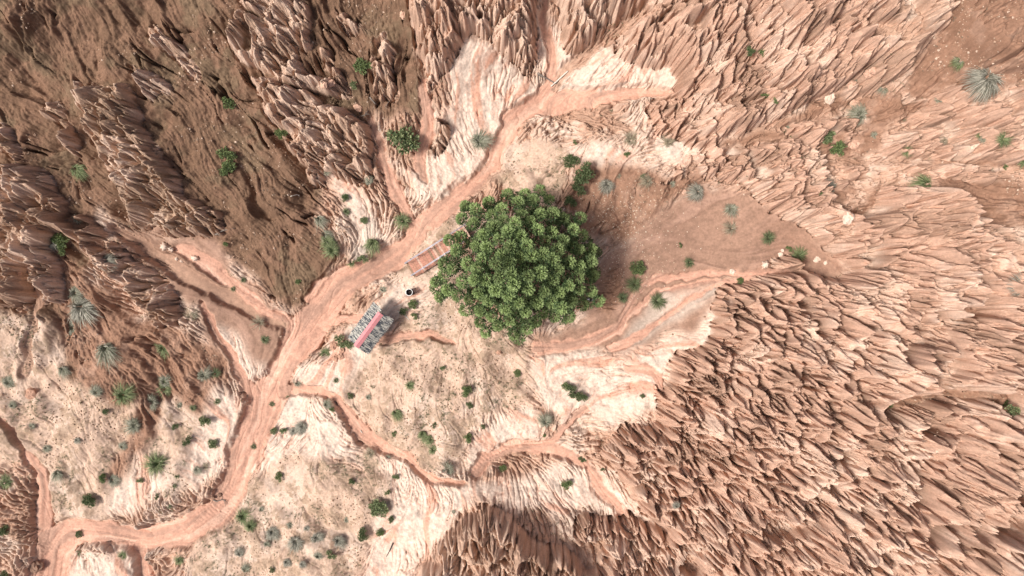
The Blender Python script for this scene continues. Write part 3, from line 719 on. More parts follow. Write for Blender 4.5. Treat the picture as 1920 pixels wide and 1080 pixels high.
# ------------------------------------------------------------------ thatched shelter
def build_hut():
    rs = random.Random(3)
    g = on_ground(693, 618); zr = g.z + 2.3; ze = g.z + 1.95
    A0 = at_z(668, 649, zr); A1 = at_z(713, 588, zr)
    U = (A1 - A0).normalized(); Ln = (A1 - A0).length; Nn = Vector((-U.y, U.x, 0))   # towards upper left
    mid = (A0 + A1) / 2
    root = empty("thatched_shelter", Vector((mid.x, mid.y, g.z)), "small open shelter with grey thatch roof and a pink ridge strip beside the stream bed", "shelter")
    inv = -Vector((mid.x, mid.y, g.z))
    O = Vector((0, 0, 0))
    def rp(u, n, z): return U * u + Nn * n + Vector((0, 0, z))
    hw = .86; zr_ = 2.3; ze_ = 1.65
    for sgn, nm in ((1, 'pale'), (-1, 'dark')):
        mb = MB()
        o0 = -.06 if sgn > 0 else .05
        L0, L1 = (-Ln / 2 + .05, Ln / 2 + .28) if sgn > 0 else (-Ln / 2 - .06, Ln / 2 + .10)
        # under layer with thickness
        a, b = rp(L0, sgn * .05, zr_ - .02), rp(L1, sgn * .05, zr_ - .02); c, d = rp(L1, sgn * hw, ze_), rp(L0, sgn * hw, ze_)
        th = Vector((0, 0, -.12)); vs = [a, b, c, d, a + th, b + th, c + th, d + th]
        mb.add(vs, [(0, 1, 2, 3), (7, 6, 5, 4), (0, 4, 5, 1), (1, 5, 6, 2), (2, 6, 7, 3), (3, 7, 4, 0)], (.16, .15, .14))
        # straw bundles lying down the slope
        for k in range(1500):
            t = rs.random(); u = L0 + (L1 - L0) * rs.random(); st = .06 + (hw - .12) * t; ln = .20 + .22 * rs.random()
            if st + ln > hw + .10: ln = max(.1, hw + .06 + .10 * rs.random() - st)
            sk = rs.gauss(0, .05); sl = (zr_ - ze_) / hw
            p0 = rp(u, sgn * st, zr_ - st * sl + .015 + .03 * rs.random()); p1 = rp(u + sk, sgn * (st + ln), zr_ - (st + ln) * sl + .03 + .035 * rs.random())
            s_ = U * (.013 + .016 * rs.random()); q = .5 + 1.1 * mnoise.noise(Vector((u * 12, st * 3, sgn * 5.0))) + rs.gauss(0, .2)
            cc = (.50, .49, .44) if q < .30 else ((.60, .585, .54) if q < .42 else ((.20, .20, .20) if q < .55 else (.075, .085, .10)))
            mb.add([p0 - s_, p0 + s_, p1 + s_ * .5, p1 - s_ * .5, (p0 + p1) / 2 + Vector((0, 0, .014))], [(0, 1, 4), (1, 2, 4), (2, 3, 4), (3, 0, 4)], cc)
        o = mb.build("thatch", M['thatch'], root); o["label"] = "thatch slope facing up the gully" if sgn > 0 else "darker thatch slope facing down the gully"
    for sgn in (1, -1):
        mb = MB(); w_ = .23
        a, b = rp(-Ln / 2 - .05, 0, zr_ + .10), rp(Ln / 2 + .03, 0, zr_ + .10)
        c, d = rp(Ln / 2 + .03, sgn * w_, zr_ - .09), rp(-Ln / 2 - .05, sgn * w_, zr_ - .09)
        th = Vector((0, 0, -.012)); mb.add([a, b, c, d, a + th, b + th, c + th, d + th], [(0, 1, 2, 3), (7, 6, 5, 4), (0, 4, 5, 1), (1, 5, 6, 2), (2, 6, 7, 3), (3, 7, 4, 0)])
        mb.build("ridge_sheet", M['ridge'], root)
    for u in (-1.05, 1.05):
        for n in (-.55, .55):
            mb = MB(); mb.tube([rp(u, n, -.6), rp(u, n, 1.78)], .05, 8); mb.build("post", M['post'], root, True)
    mb = MB(); mb.box(rp(0, 0, .45), U * .9, Nn * .3, Vector((0, 0, .025))); 
    for u in (-.7, .7): mb.box(rp(u, 0, .08), U * .04, Nn * .22, Vector((0, 0, .345)))
    mb.build("bench", M['post'], root)
build_hut()

# ------------------------------------------------------------------ timber stairway with metal handrails
def build_stairs():
    rs = random.Random(4)
    p0 = on_ground(770, 508); p1 = on_ground(884, 436)
    lo = on_ground(770, 508, .22); z0 = lo.z + .1; z1 = max(p1.z, z0 + .7) + .35
    A0 = at_z(768, 506, z0); A1 = at_z(880, 434, z1)
    B = Vector((A0.x, A0.y, 0)); D = Vector((A1.x - A0.x, A1.y - A0.y, 0)); Ln = D.length; U = D.normalized(); Nn = Vector((-U.y, U.x, 0))
    root = empty("timber_walkway", Vector((A0.x, A0.y, p0.z)), "red-brown plank walkway with two grey metal handrails running under the tree", "walkway")
    zb0 = z0 - p0.z; sl = (z1 - z0) / Ln
    def q(u, n, z=0): return U * u + Nn * n + Vector((0, 0, zb0 + sl * u + z))
    n_p = int(Ln / .17); pl = MB()
    for k in range(n_p):
        u = .085 + k * .17; c = (.37, .19, .135); r = rs.random()
        if r < .14: c = (.48, .32, .25)
        elif r < .24: c = (.24, .155, .105)
        elif r < .5: c = (.42, .205, .15)
        jig = rs.gauss(0, .012)
        wdt = .075 + rs.random() * .006
        pl.box(q(u, jig - .02, rs.gauss(0, .006)), U * wdt + Vector((0, 0, sl * wdt)), Nn * (.66 + rs.random() * .03), Vector((0, 0, .02)), c)
    pl.build("deck_planks", M['plank'], root)
    for n in (-.60, .56):
        mb = MB(); mb.box(q(Ln / 2, n, -.11), U * (Ln / 2) + Vector((0, 0, sl * Ln / 2)), Nn * .035, Vector((0, 0, .085)), (.20, .12, .09)); mb.build("stringer", M['plank'], root)
    for n in (.49, -.50):
        u0 = .12 if n > 0 else .05
        for j, zz in enumerate((.92, .95)):
            mb = MB(); off = .028 if j else -.028
            mb.tube([q(u0 - .1, n + off, zz), q(Ln * .5, n + off, zz), q(Ln + .1, n + off, zz)], .021, 8); mb.build("handrail", M['rail'], root, True)
        k = 0
        while u0 + k * 1.0 < Ln:
            mb = MB(); u = u0 + k * 1.0
            mb.box(q(u, n, .45), U * .022, Nn * .022, Vector((0, 0, .47))); mb.box(q(u, n, -.45), U * .03, Nn * .03, Vector((0, 0, .40)))
            mb.build("rail_post", M['dark'], root); k += 1
build_stairs()

# ------------------------------------------------------------------ litter drum
def build_drum():
    g = on_ground(770, 548); root = empty("litter_drum", g - Vector((0, 0, .08)), "open round drum with a white rim between the thatched shelter and the tree", "drum")
    def ring(mb, prof, n=28, c=(1, 1, 1)):
        vs = [(r * math.cos(2 * math.pi * k / n), r * math.sin(2 * math.pi * k / n), z) for r, z in prof for k in range(n)]
        fs = [(i * n + k, i * n + (k + 1) % n, (i + 1) * n + (k + 1) % n, (i + 1) * n + k) for i in range(len(prof) - 1) for k in range(n)]
        mb.add(vs, fs, c)
    mb = MB(); ring(mb, [(.24, 0), (.245, .3), (.25, .31), (.245, .32), (.245, .6), (.25, .61), (.245, .62), (.24, .84), (.225, .84), (.225, .05), (.001, .05)]); mb.build("drum_shell", M['dark'], root, True)
    mb = MB(); ring(mb, [(.215, .83), (.222, .862), (.24, .875), (.262, .862), (.268, .83), (.25, .80)]); mb.build("rim", M['white'], root, True)
    mb = MB(); rs = random.Random(8)
    for k in range(26):
        a = rs.random() * 6.28; r = rs.random() * .17; s_ = .03 + rs.random() * .04
        mb.box((r * math.cos(a), r * math.sin(a), .42 + rs.random() * .2), Vector((rs.gauss(0, 1), rs.gauss(0, 1), .4)).normalized() * s_, Vector((rs.gauss(0, 1), rs.gauss(0, 1), 0)).normalized() * s_ * .7, Vector((0, 0, s_ * .6)))
    mb.build("rubbish", M['rubbish'], root)
build_drum()

# ------------------------------------------------------------------ poles, logs, sticks
def stick(name, pts, r0, r1, m, label, cat, up=.06, twigs=0, seed=1):
    rs = random.Random(seed); P_ = [on_ground(x, y, up) for x, y in pts]; o0 = P_[0].copy(); mb = MB()
    # straighten: rest on the highest bumps
    Q = []
    for i in range(len(P_) - 1):
        for k in range(4): Q.append(P_[i].lerp(P_[i + 1], k / 4))
    Q.append(P_[-1]); n = len(Q)
    mb.tube([q - o0 for q in Q], [r0 + (r1 - r0) * i / (n - 1) for i in range(n)], 7)
    for k in range(twigs):
        i = rs.randrange(1, n); d = (Q[i] - Q[i - 1]).normalized(); s_ = Vector((-d.y, d.x, 0)) * rs.choice((-1, 1)) + d * rs.uniform(.2, 1.2)
        L = rs.uniform(.2, .6); p = Q[i] - o0
        mb.tube([p, p + s_.normalized() * L * .5 + Vector((0, 0, .05)), p + s_.normalized() * L + Vector((0, 0, .02))], [r1 * .7, r1 * .5, r1 * .25], 5)
    o = mb.build(name, m, None, True, o0); tag(o, label, cat); return o
def beam(name, a, b, r, m, label, cat, up=.12):
    p0, p1 = on_ground(*a, up), on_ground(*b, up); o0 = p0.copy()
    n = 12; lift = 0
    for i in range(n + 1):
        q = p0.lerp(p1, i / n); lift = max(lift, zat(q.x, q.y) + r - q.z)
    mb = MB(); L = [p0.lerp(p1, i / n) - o0 + Vector((0, 0, max(0, lift * .8))) for i in range(n + 1)]
    mb.tube(L, r, 8); o = mb.build(name, m, None, True, o0); tag(o, label, cat)
beam("wooden_pole", (1033, 162), (1065, 133), .045, M['palewood'], "straight pale pole lying across the side stream above the main bend", "pole")
stick("fallen_trunk", [(1008, 137), (1018, 143), (1030, 150), (1042, 157)], .075, .04, M['deadwood'], "thin grey fallen trunk meeting the straight pale pole at its end", "log", .08, 3, 2)
stick("driftwood", [(693, 182), (703, 194), (712, 199), (725, 197)], .06, .03, M['deadwood'], "curved grey driftwood piled below the fluted pinnacle, upstream of the big round shrub", "driftwood", .06, 5, 3)
stick("driftwood", [(672, 219), (684, 216), (690, 208)], .05, .02, M['deadwood'], "short grey driftwood at the head of the narrow pink side stream", "driftwood", .05, 4, 4)
stick("driftwood", [(404, 440), (418, 432), (440, 428)], .06, .03, M['deadwood'], "dark dead branch at the foot of the largest brown fluted mass", "driftwood", .06, 5, 5)
stick("dead_branch", [(737, 1018), (731, 1032), (724, 1044)], .05, .02, M['dark'], "straight black branch lying on the pale apron near the picture's bottom edge", "branch", .05, 1, 6)
stick("dead_branch", [(545, 368), (556, 365), (562, 366)], .035, .02, M['palewood'], "small bent pale branch on dark red earth between grass clumps", "branch", .05, 1, 7)
stick("dead_branch", [(745, 583), (758, 590), (768, 600)], .05, .025, M['palewood'], "pale curved branch between the thatched shelter and the white-rimmed drum", "branch", .05, 2, 8)
stick("dead_branch", [(400, 938), (407, 940), (416, 937), (423, 938)], .05, .03, M['deadwood'], "knotted grey branch stranded on the pink stream bed", "branch", .05, 4, 9)
stick("dead_branch", [(676, 807), (679, 812)], .035, .02, M['palewood'], "tiny pale stick in the narrow pink side stream", "stick", .04, 0, 10)

# ------------------------------------------------------------------ rocks
def rock_mesh(seed, colr, flut=0.0):
    rs = random.Random(seed); mb = MB(); n, m_ = 14, 9; vs = []
    for j in range(m_ + 1):
        for i in range(n):
            th = math.pi * j / m_; ph = 2 * math.pi * i / n
            d = Vector((math.sin(th) * math.cos(ph), math.sin(th) * math.sin(ph), math.cos(th)))
            r = 1 + .55 * mnoise.noise(d * 1.6 + Vector((seed * 3.1, 0, 0))) + .34 * abs(mnoise.noise(d * 3.5 + Vector((0, seed, 0)))) + .12 * mnoise.noise(d * 9)
            if flut: r *= 1 - flut * (.5 - .5 * math.cos(ph * 7)) * math.sin(th)
            vs.append(d * r)
    fs = [(j * n + i, (j + 1) * n + i, (j + 1) * n + (i + 1) % n, j * n + (i + 1) % n) for j in range(m_) for i in range(n)]
    mb.add(vs, fs, colr); return mb
PALE = (.66, .52, .43); REDR = (.42, .25, .18); BRN = (.24, .15, .11); PINKR = (.56, .36, .27)
ROCKS = [(1434, 497, 9, PALE, 1, "fluted pale rock standing alone on the sand slope, beside the pale outcrop"), (1463, 477, 5, PALE, 0, "white rock close to the bright green grass clump on the sand slope"),
 (1467, 470, 3.5, PALE, 0, "smallest of the two white rocks beside the bright green grass clump"), (1532, 487, 6, PALE, 0, "lone pale boulder near the pointed lower tip of the sand slope"), (1548, 493, 3.5, PALE, 0, "small white stone beyond the lone pale boulder"),
 (1373, 510, 5.5, PALE, 0, "pale rock beside the upper end of the braided pink rills"), (366, 484, 7, PALE, 1, "lone pale pinnacle rock on the pink sand below the brown fluted mass"),
 (309, 462, 8, PALE, 1, "largest pale knob of the row beside the pink sand slope"), (322, 467, 6, PALE, 1, "pale knob beside the largest one of the row"), (333, 485, 5, PALE, 1, "low pale knob in the row, nearest the lone pinnacle rock"), (341, 489, 4, PALE, 1, "smallest pale knob at the end of the row"),
 (627, 648, 9, REDR, 0, "largest round red boulder below the thatched shelter"), (640, 668, 6, REDR, 0, "round red boulder, third of the group below the shelter"), (629, 672, 5.5, REDR, 0, "small round red boulder at the end of the group below the shelter"), (641, 658, 5, REDR, 0, "small red boulder between its larger neighbours below the shelter"),
 (68, 1063, 11, BRN, 0, "large dark brown boulder beside the stream bed near the picture's corner"), (63, 738, 13, REDR, 0, "massive red block standing above the tan slope"), (1628, 138, 7, PINKR, 0, "round pink boulder in the gully under the fluted cliff"),
 (1613, 148, 8, PINKR, 0, "large pink boulder beside the round one under the fluted cliff"), (1598, 160, 8, PINKR, 0, "long pink boulder at the foot of the fluted cliff"), (1555, 184, 10, PALE, 0, "pale boulder at the foot of the fluted cliff, largest there"), (1603, 196, 9, PINKR, 0, "pink boulder beside the grey grass clump below the cliff"),
 (1601, 272, 9, PINKR, 0, "flat-topped pink boulder beside the leafy green shrubs"), (1590, 408, 11, PALE, 0, "smooth pale boulder wedged under the fluted ridge"), (40, 500, 8, PINKR, 0, "rounded tan boulder among small brown pinnacles"), (36, 513, 6, PINKR, 0, "tan boulder just below the rounded one"),
 (757, 30, 9, PINKR, 0, "round brown boulder near the top edge beside the pinnacles"), (620, 155, 9, PINKR, 0, "paired brown boulder in the dark earth, nearer the pinnacle strip"), (607, 160, 7, PINKR, 0, "paired brown boulder in the dark earth, nearer the fluted ridge"), (672, 202, 8, PINKR, 0, "large pink boulder below the brown ridge beside driftwood"),
 (412, 928, 4, BRN, 0, "grey stone on the stream bed beside the knotted branch"), (399, 932, 4, BRN, 0, "dark stone on the stream bed next to the knotted branch"),
 (1283, 360, 5, PINKR, 0, "pink stone beside the dead grass on the gully rim"), (1105, 1010, 6, PALE, 0, "pale block on the apron above the dark pinnacles"), (935, 660, 5, REDR, 0, "red stone just below the tree's lower edge")]
for i, (x, y, r, c, fl_, lab) in enumerate(ROCKS):
    p = on_ground(x, y); rm = r * S * (H - p.z) / H
    o = rock_mesh(i + 2, c, .35 if fl_ else 0).build("pinnacle_rock" if fl_ else "boulder", M['rock'], None, bool(fl_))
    o.location = p + Vector((0, 0, rm * .12)); o.scale = (rm * rnd.uniform(.85, 1.15), rm * rnd.uniform(.75, 1.0), rm * (.95 if fl_ else .7)); o.rotation_euler = (0, 0, rnd.uniform(0, 6.28))
    tag(o, lab, "rock", "boulders and loose blocks")

# loose clods and pebbles nobody could count
def scatter(name, spots, label, cols, smin, smax, seed):
    rs = np.random.RandomState(seed); V = []; F = []; Cc = []
    base_ = np.array([(1, 0, -.2), (.2, .95, -.1), (-.85, .5, -.2), (-.7, -.7, -.1), (.35, -.9, -.2), (.1, .1, .75), (-.3, -.1, .6)])
    fc = [(0, 1, 5), (1, 2, 6), (1, 6, 5), (2, 3, 6), (3, 4, 6), (4, 5, 6), (4, 0, 5)]
    k = 0
    for (x, y) in spots:
        p = on_ground(x, y) if False else None
        zz = float(samp(zb, np.array([x]), np.array([y]))[0]); q = at_z(x, y, zz); z = zat(q.x, q.y)
        s_ = smin + (smax - smin) * rs.rand() ** 3; a = rs.rand() * 6.28
        b = base_ + rs.normal(size=base_.shape) * .14; ca, sa = math.cos(a), math.sin(a)
        b = np.stack([b[:, 0] * ca - b[:, 1] * sa, b[:, 0] * sa + b[:, 1] * ca, b[:, 2]], 1) * s_ + np.array([q.x, q.y, z])
        V.append(b); F += [(f[0] + k, f[1] + k, f[2] + k) for f in fc]; k += 7; Cc += [cols[rs.randint(len(cols))]] * 7
    mb = MB(); mb.v = [tuple(v) for v in np.concatenate(V)]; mb.f = F; mb.c = Cc
    o = mb.build(name, M['rock']); o["kind"] = "stuff"; o["label"] = label; return o
rsn = np.random.RandomState(77)
def spots_where(f, n):
    out = []
    while len(out) < n:
        x = rsn.rand(4000) * 2000 - 40; y = rsn.rand(4000) * 1160 - 40; w_ = f(x, y)
        m = rsn.rand(4000) < w_; out += list(zip(x[m], y[m]))
    return out[:n]
cl_n = lambda x, y: smooth(-.05, .4, fbm(x / 50, y / 50, 201, 3))
scatter("dirt_clods", spots_where(lambda x, y: (samp(cls['T'], x, y) * 1.0 + samp(cls['K'], x, y) * .7 + samp(cls['D'], x, y) * .45 + samp(cls['E'], x, y) * .5) * (1 - samp(chan, x, y)) * (1 - samp(flw, x, y)) * cl_n(x, y), 13000),
        "small tan and brown dirt crumbs strewn over the slopes", [(.42, .29, .21), (.30, .20, .14), (.20, .14, .10), (.55, .42, .33)], .02, .10, 1)
def litter_w(x, y): return np.exp(-(((x - 1150) / 90) ** 2 + ((y - 455) / 75) ** 2)) * .9 + np.exp(-(((x - 1150) / 60) ** 2 + ((y - 390) / 30) ** 2)) * .6
scatter("pebbles", spots_where(litter_w, 1500), "pale pebbles and dry leaf litter on the dark sand beside the tree", [(.66, .60, .50), (.55, .45, .33), (.30, .2, .13), (.62, .5, .4)], .018, .055, 2)
# ------------------------------------------------------------------ plants
GREY = ((.31, .31, .24), (.15, .165, .11), (.50, .48, .39)); GRN = ((.19, .24, .11), (.08, .11, .05), (.36, .38, .22))
BLUE = ((.32, .31, .26), (.13, .13, .10), (.52, .49, .41)); DRY = ((.36, .31, .22), (.2, .17, .12), (.46, .42, .33)); DKG = ((.13, .16, .08), (.06, .085, .04), (.24, .27, .15))
def tuft_mesh(seed, cols, n, comb=0.0, hgt=.5, wid=.011):
    """arching blades rooted at the centre, unit radius"""
    rs = np.random.RandomState(seed); V = []; Cc = []
    for k in range(n):
        a = rs.rand() * 2 * math.pi; r0 = .10 * rs.rand(); L = .30 + .75 * rs.rand() ** .8
        d = np.array([math.cos(a), math.sin(a)]) * (1 - .6 * comb) + np.array([comb * 1.25, 0]) + rs.normal(size=2) * .08
        b = np.array([math.cos(a + .6) * r0 - comb * .35, math.sin(a + .6) * r0 * (1 + comb * 2.5)])
        h = hgt * (.25 + .9 * rs.rand()); sd = np.array([-d[1], d[0]]) / (np.linalg.norm(d) + 1e-6) * wid * (.6 + .8 * rs.rand())
        q = [(.0, 0), (.45, .85), (.8, .8 + .1 * rs.rand()), (1.0, .35 + .4 * rs.rand())]
        cc = cols[0] if rs.rand() < .5 else (cols[1] if rs.rand() < .6 else cols[2]); wv = rs.normal(size=2) * .05
        P_ = [np.array([*(b + d * L * t + wv * t * t), h * z]) for t, z in q]
        W_ = [1., 1., .7, .15]; S3 = np.array([sd[0], sd[1], 0])
        for i in range(3): V.append([P_[i] - S3 * W_[i], P_[i] + S3 * W_[i], P_[i + 1] + S3 * W_[i + 1], P_[i + 1] - S3 * W_[i + 1]]); Cc.append(cc)
    return np.array(V), np.array(Cc)
def dup_obj(o, parent=None):
    c = o.copy(); COL.objects.link(c)
    if parent: c.parent = parent
    return c
PROTO = {}
def proto(kind, var):
    key = (kind, var)
    if key not in PROTO:
        sd_ = 100 + 17 * var + len(kind)
        cfg = dict(grey=(GREY, 420, .25), greyc=(GREY, 330, .5), blue=(BLUE, 650, .3), green=(GRN, 340, .15), greenc=(GRN, 340, .5), dry=(DRY, 210, .25), dark=(DKG, 300, .1))[kind]
        V, Cc = tuft_mesh(sd_, *cfg[:2], comb=cfg[2]); 
        me = np_mesh("grass_tuft", V, 4, Cc, M['blade']); PROTO[key] = me.data; bpy.data.objects.remove(me)
    return PROTO[key]
def bush_proto(var, tone):
    key = ('bush', var, tone)
    if key not in PROTO:
        rs = np.random.RandomState(300 + var); VV = []; CC = []; cs = []
        nb_ = 11 + 3 * var
        for k in range(nb_):
            a = rs.rand() * 6.28; r = math.sqrt(rs.rand()) * .78; c = np.array([r * math.cos(a) * (1.0 + .15 * var % .3), r * math.sin(a) * .85, .35 + .5 * (1 - r) + .15 * rs.rand()]); cs.append(c)
            n = 60; rad = .20 + .10 * rs.rand(); d = rs.normal(size=(n, 3)); d[:, 2] = np.abs(d[:, 2]) * .9; d /= np.linalg.norm(d, axis=1)[:, None]
            VV.append(leaf_quads(c + d * rad * (.3 + .7 * rs.rand(n, 1)), d + rs.normal(size=(n, 3)) * .4, .13 + .09 * rs.rand(n), .07 + .04 * rs.rand(n), rs))
            t = rs.rand(n, 1) ** 1.4
            CC.append(np.array([.050, .080, .032]) * (1 - t) + (np.array([.27, .34, .14]) if tone == 0 else (np.array([.20, .245, .12]) if tone == 1 else np.array([.36, .42, .22]))) * t)
        f = np_mesh("foliage", np.concatenate(VV), 4, np.concatenate(CC), M['leaf'])
        mb = MB()
        for c in cs: mb.tube([(0, 0, -.15), tuple(c * .5 + np.array([0, 0, .1])), tuple(c)], [.035, .022, .01], 5, cap=False)
        st = mb.build("stem", M['bark'])
        PROTO[key] = (f.data, st.data); bpy.data.objects.remove(f); bpy.data.objects.remove(st)
    return PROTO[key]
# x, y, radius, kind, optional hand-written label
PL = """430,197,16,b0|bright green leafy shrub alone in the dark red earth near the ridge crack
430,300,20,b0|loose leafy green shrub standing on the dark red earth, lower of two
428,318,13,b0
145,318,20,greenc|combed grey-green grass clump above the pinnacles
683,125,18,b0|tall loose green shrub leaning on the pinnacle below the top edge
665,160,8,b2
530,253,10,b0
522,248,6,b0
757,272,38,b2|large round grey-green shrub beside the narrow pink side stream
900,265,24,grey|big grey grass clump at the foot of the white apron beside the stream bed
693,340,8,grey
613,323,6,grey
1182,263,17,dry|pale dry grass clump upright among pink rubble
1253,267,13,dry
1175,290,5,b0
1072,305,16,b1|dark green shrub whose ragged crown nearly touches the tree
1092,325,24,b1|largest dark green shrub above the tree's upper edge
1085,350,18,b1
1068,378,12,b1
1213,340,14,dry
1137,347,16,blue|dead grey grass clump beside the dark green shrub above the tree
1427,97,9,b0
1405,98,9,b1
1437,177,7,b0
1452,190,6,b0
1078,267,4,b0
1307,360,18,blue|grey grass clump hanging on the rim above the sand slope
1845,150,36,blue|largest blue-grey grass clump on the brown bank near the upper corner
1797,117,17,greenc|flattened grey-green grass clump beside the largest blue-grey one
1843,93,10,grey
1658,163,12,grey|upright pale grey grass clump in the gully under the cliff
1610,217,21,grey|wide grey-green grass clump on the pink rubble bank
1545,256,14,b2
1550,262,8,b0
1567,280,14,b0|leafy green shrub on pink rubble beside the flat-topped boulder
1700,283,10,green
1750,287,14,dry
1833,277,14,green
1833,255,8,green
1912,303,14,green
1883,312,7,b0
1733,345,25,greenc|large green grass clump combed downhill at the edge of brown earth
1557,353,17,blue
1535,360,5,b0
87,443,19,b0|bright green leafy shrub among the small tan pinnacles
100,455,12,blue
120,467,10,b0
197,490,15,blue
155,577,29,blue|large blue-grey grass clump combed downhill on red earth
143,550,17,grey
138,614,15,grey
203,655,30,greyc|widest grey grass clump on the red slope, combed downhill
307,653,17,green|dense dark green cushion of grass on the pinkish slope
360,593,14,dry
383,703,14,grey
405,700,9,dark
310,715,12,grey
438,542,5,dark
457,525,5,dark
424,458,4,b0
487,605,14,dry|dry grass clump just upslope of where the side stream joins
120,693,14,greyc
17,717,13,grey
143,410,9,grey
600,412,17,greyc
610,440,17,greyc
623,470,17,green
615,455,14,green
650,373,8,b1
645,368,5,dark
650,397,7,dark
700,457,22,greenc|dome of dark green grass on the white ground beside the stream bed
757,415,17,green|round grass clump on the bank where the narrow side stream meets the main bed
680,487,9,b2
660,493,8,green
683,413,6,b2
560,527,6,b0
647,640,16,b2|brownish green shrub touching the thatched shelter's lower corner
610,663,11,green
497,637,8,dark
558,717,9,grey
630,713,5,dark
718,543,7,grey
775,570,8,b0
757,582,8,b1
777,593,6,b0
1370,392,14,grey|grey-green grass clump at the top of the sand slope
1370,428,14,dry|dry grass clump on the sand slope below a greener one
1440,446,13,dark|dark green tuft on the open sand slope
1275,460,4,b0
1292,492,9,dark|small dark green tuft alone in the middle of the sand slope
1193,503,13,b0|leafy shrub beside the brown islet to the side of the tree
1190,533,14,green
1167,558,10,dark
1232,564,15,dark|dark green grass tuft in the grey sand below the braided rills
1387,527,6,b0
1497,479,17,green|bright green grass clump on the lower sand slope beside white rocks
1478,467,5,b0
1915,537,24,blue|blue-grey grass clump on the fluted crest at the picture's edge
1915,605,13,dry
1903,775,20,b2|grey-green shrub at the edge by the brown hollow
1890,755,9,b0
1660,753,10,b0|small green shrub at the tip of the brown hollow
1722,797,9,dry
233,740,23,green|large green and grey grass clump on the tan slope, highest of its row
310,728,19,green
287,753,17,grey
182,735,12,grey
253,797,15,grey
362,765,6,dark
387,788,11,b2
337,760,6,grey
408,753,6,dark
353,825,9,b1
403,832,9,b2
395,828,5,dark
297,868,24,green|large dark green grass clump between the white aprons
110,887,14,greyc
13,903,16,green
88,840,8,grey
145,825,6,blue
213,900,12,grey
195,895,8,b0
173,937,12,b1
230,837,8,grey
370,880,9,grey
385,875,8,dry
332,892,5,dark
327,910,5,dark
295,930,5,b1
317,950,4,dark
476,837,6,dark
457,967,18,green
470,985,12,green
450,1037,9,blue
460,1067,11,greyc
337,1050,9,green
230,1042,8,green
147,1037,5,dark
10,1077,9,b1
10,990,12,b1
743,773,13,greenc|green grass dome on the tan hump above the narrow side stream
875,732,10,b0
768,722,9,green
880,760,7,b1
815,797,5,b1
793,813,12,greenc
808,823,12,greenc
813,843,10,green
840,880,17,grey|grey-green grass clump beside the end of the narrow side stream
878,820,8,b0
943,877,6,b0|small bright green tuft between the two forks of the pink stream
527,892,10,b0|bright green plant on the tan slope just beside the main stream bed
510,758,5,dark
532,807,6,b2
515,807,6,b2
567,800,12,blue
552,807,8,blue
623,767,5,b0
613,758,9,grey
657,742,7,b1
740,813,5,b0
660,902,6,b1
713,950,15,b2|yellow-green shrub at the fringe of the white apron
735,973,7,b1
727,922,5,b0
682,1000,12,b1
713,997,7,b0
512,997,14,blue
555,1015,15,blue
595,1008,14,blue
635,1013,13,blue
597,1042,9,grey
623,1038,9,b2
538,1053,8,blue
567,1057,7,blue
510,1067,6,b1
695,848,11,dry
743,893,6,b2
727,857,6,grey
1063,722,10,b0
1077,735,14,b1|dark green shrub on the cream slope below the tree
1090,743,10,b1
1023,790,16,grey|round grey-green bush at the head of the white basin
1203,743,5,b1
1092,860,6,b1
1062,907,9,b0|bright green plant on the pale slope below the forked stream
1022,817,4,b0
1268,947,7,blue
545,985,7,grey
575,990,6,blue
650,975,6,grey
500,1020,7,grey
490,955,6,grey
25,760,8,grey
60,800,6,grey
200,770,6,b1
330,800,6,b1
265,900,6,b2
150,1000,6,b1
540,745,4,dark
690,745,5,grey
830,690,5,b2
970,700,6,b0
905,800,5,b1
1130,880,4,b1
850,960,4,grey
1205,330,6,b2
1260,345,6,grey
1160,330,6,dry
1480,240,8,grey
1530,300,7,dry
1640,255,7,grey
1770,265,8,dry
1860,255,7,grey
1620,140,5,grey
1780,180,8,grey
1690,225,6,dry"""
LM = [("the thatched shelter", 693, 618), ("the white-rimmed drum", 770, 548), ("the plank walkway", 805, 478), ("the large tree", 966, 503), ("the straight pale pole", 1050, 148), ("the largest blue-grey grass clump", 1845, 150),
      ("the bright green grass clump on the sand slope", 1497, 479), ("the large round grey-green shrub", 757, 272), ("the dome of dark green grass on white ground", 700, 457), ("the widest combed grey grass clump", 203, 655), ("the straight black branch", 731, 1030),
      ("the knotted branch in the stream bed", 411, 938), ("the massive red block", 63, 738), ("the dark corner boulder", 68, 1063), ("the lone pale pinnacle rock", 366, 484), ("the brown hollow in the fluted slope", 1770, 755), ("the round grey-green bush by the white basin", 1023, 790),
      ("the largest brown fluted mass", 290, 320), ("the forked end of the pink stream", 1040, 840), ("the brown islet by the tree", 1152, 540), ("the smooth pale boulder under the ridge", 1590, 408), ("the large green clump above the white aprons", 297, 868), ("the green grass dome on the tan hump", 743, 773)]
KN = dict(grey=("grey-green grass clump", "grass_tuft"), greyc=("grey drooping grass clump", "grass_tuft"), blue=("blue-grey grass clump", "grass_tuft"), green=("green grass clump", "grass_tuft"), greenc=("green drooping grass clump", "grass_tuft"), dry=("straw-coloured dry grass clump", "grass_tuft"), dark=("dark green tuft", "grass_tuft"), b0=("bright green leafy shrub", "shrub"), b1=("dark green leafy shrub", "shrub"), b2=("olive leafy shrub", "shrub"))
rows = []
for ln in PL.split("\n"):
    a, _, lab = ln.partition("|"); x, y, r, kd = a.split(","); rows.append([float(x), float(y), float(r), kd, lab])
ORD = ["nearest", "second nearest", "third nearest", "fourth nearest", "fifth nearest", "sixth nearest", "seventh nearest", "eighth nearest"]
def size_w(r):
    return "tiny" if r < 7 else ("small" if r < 11 else ("middling" if r < 16 else "large"))
used_l = set()
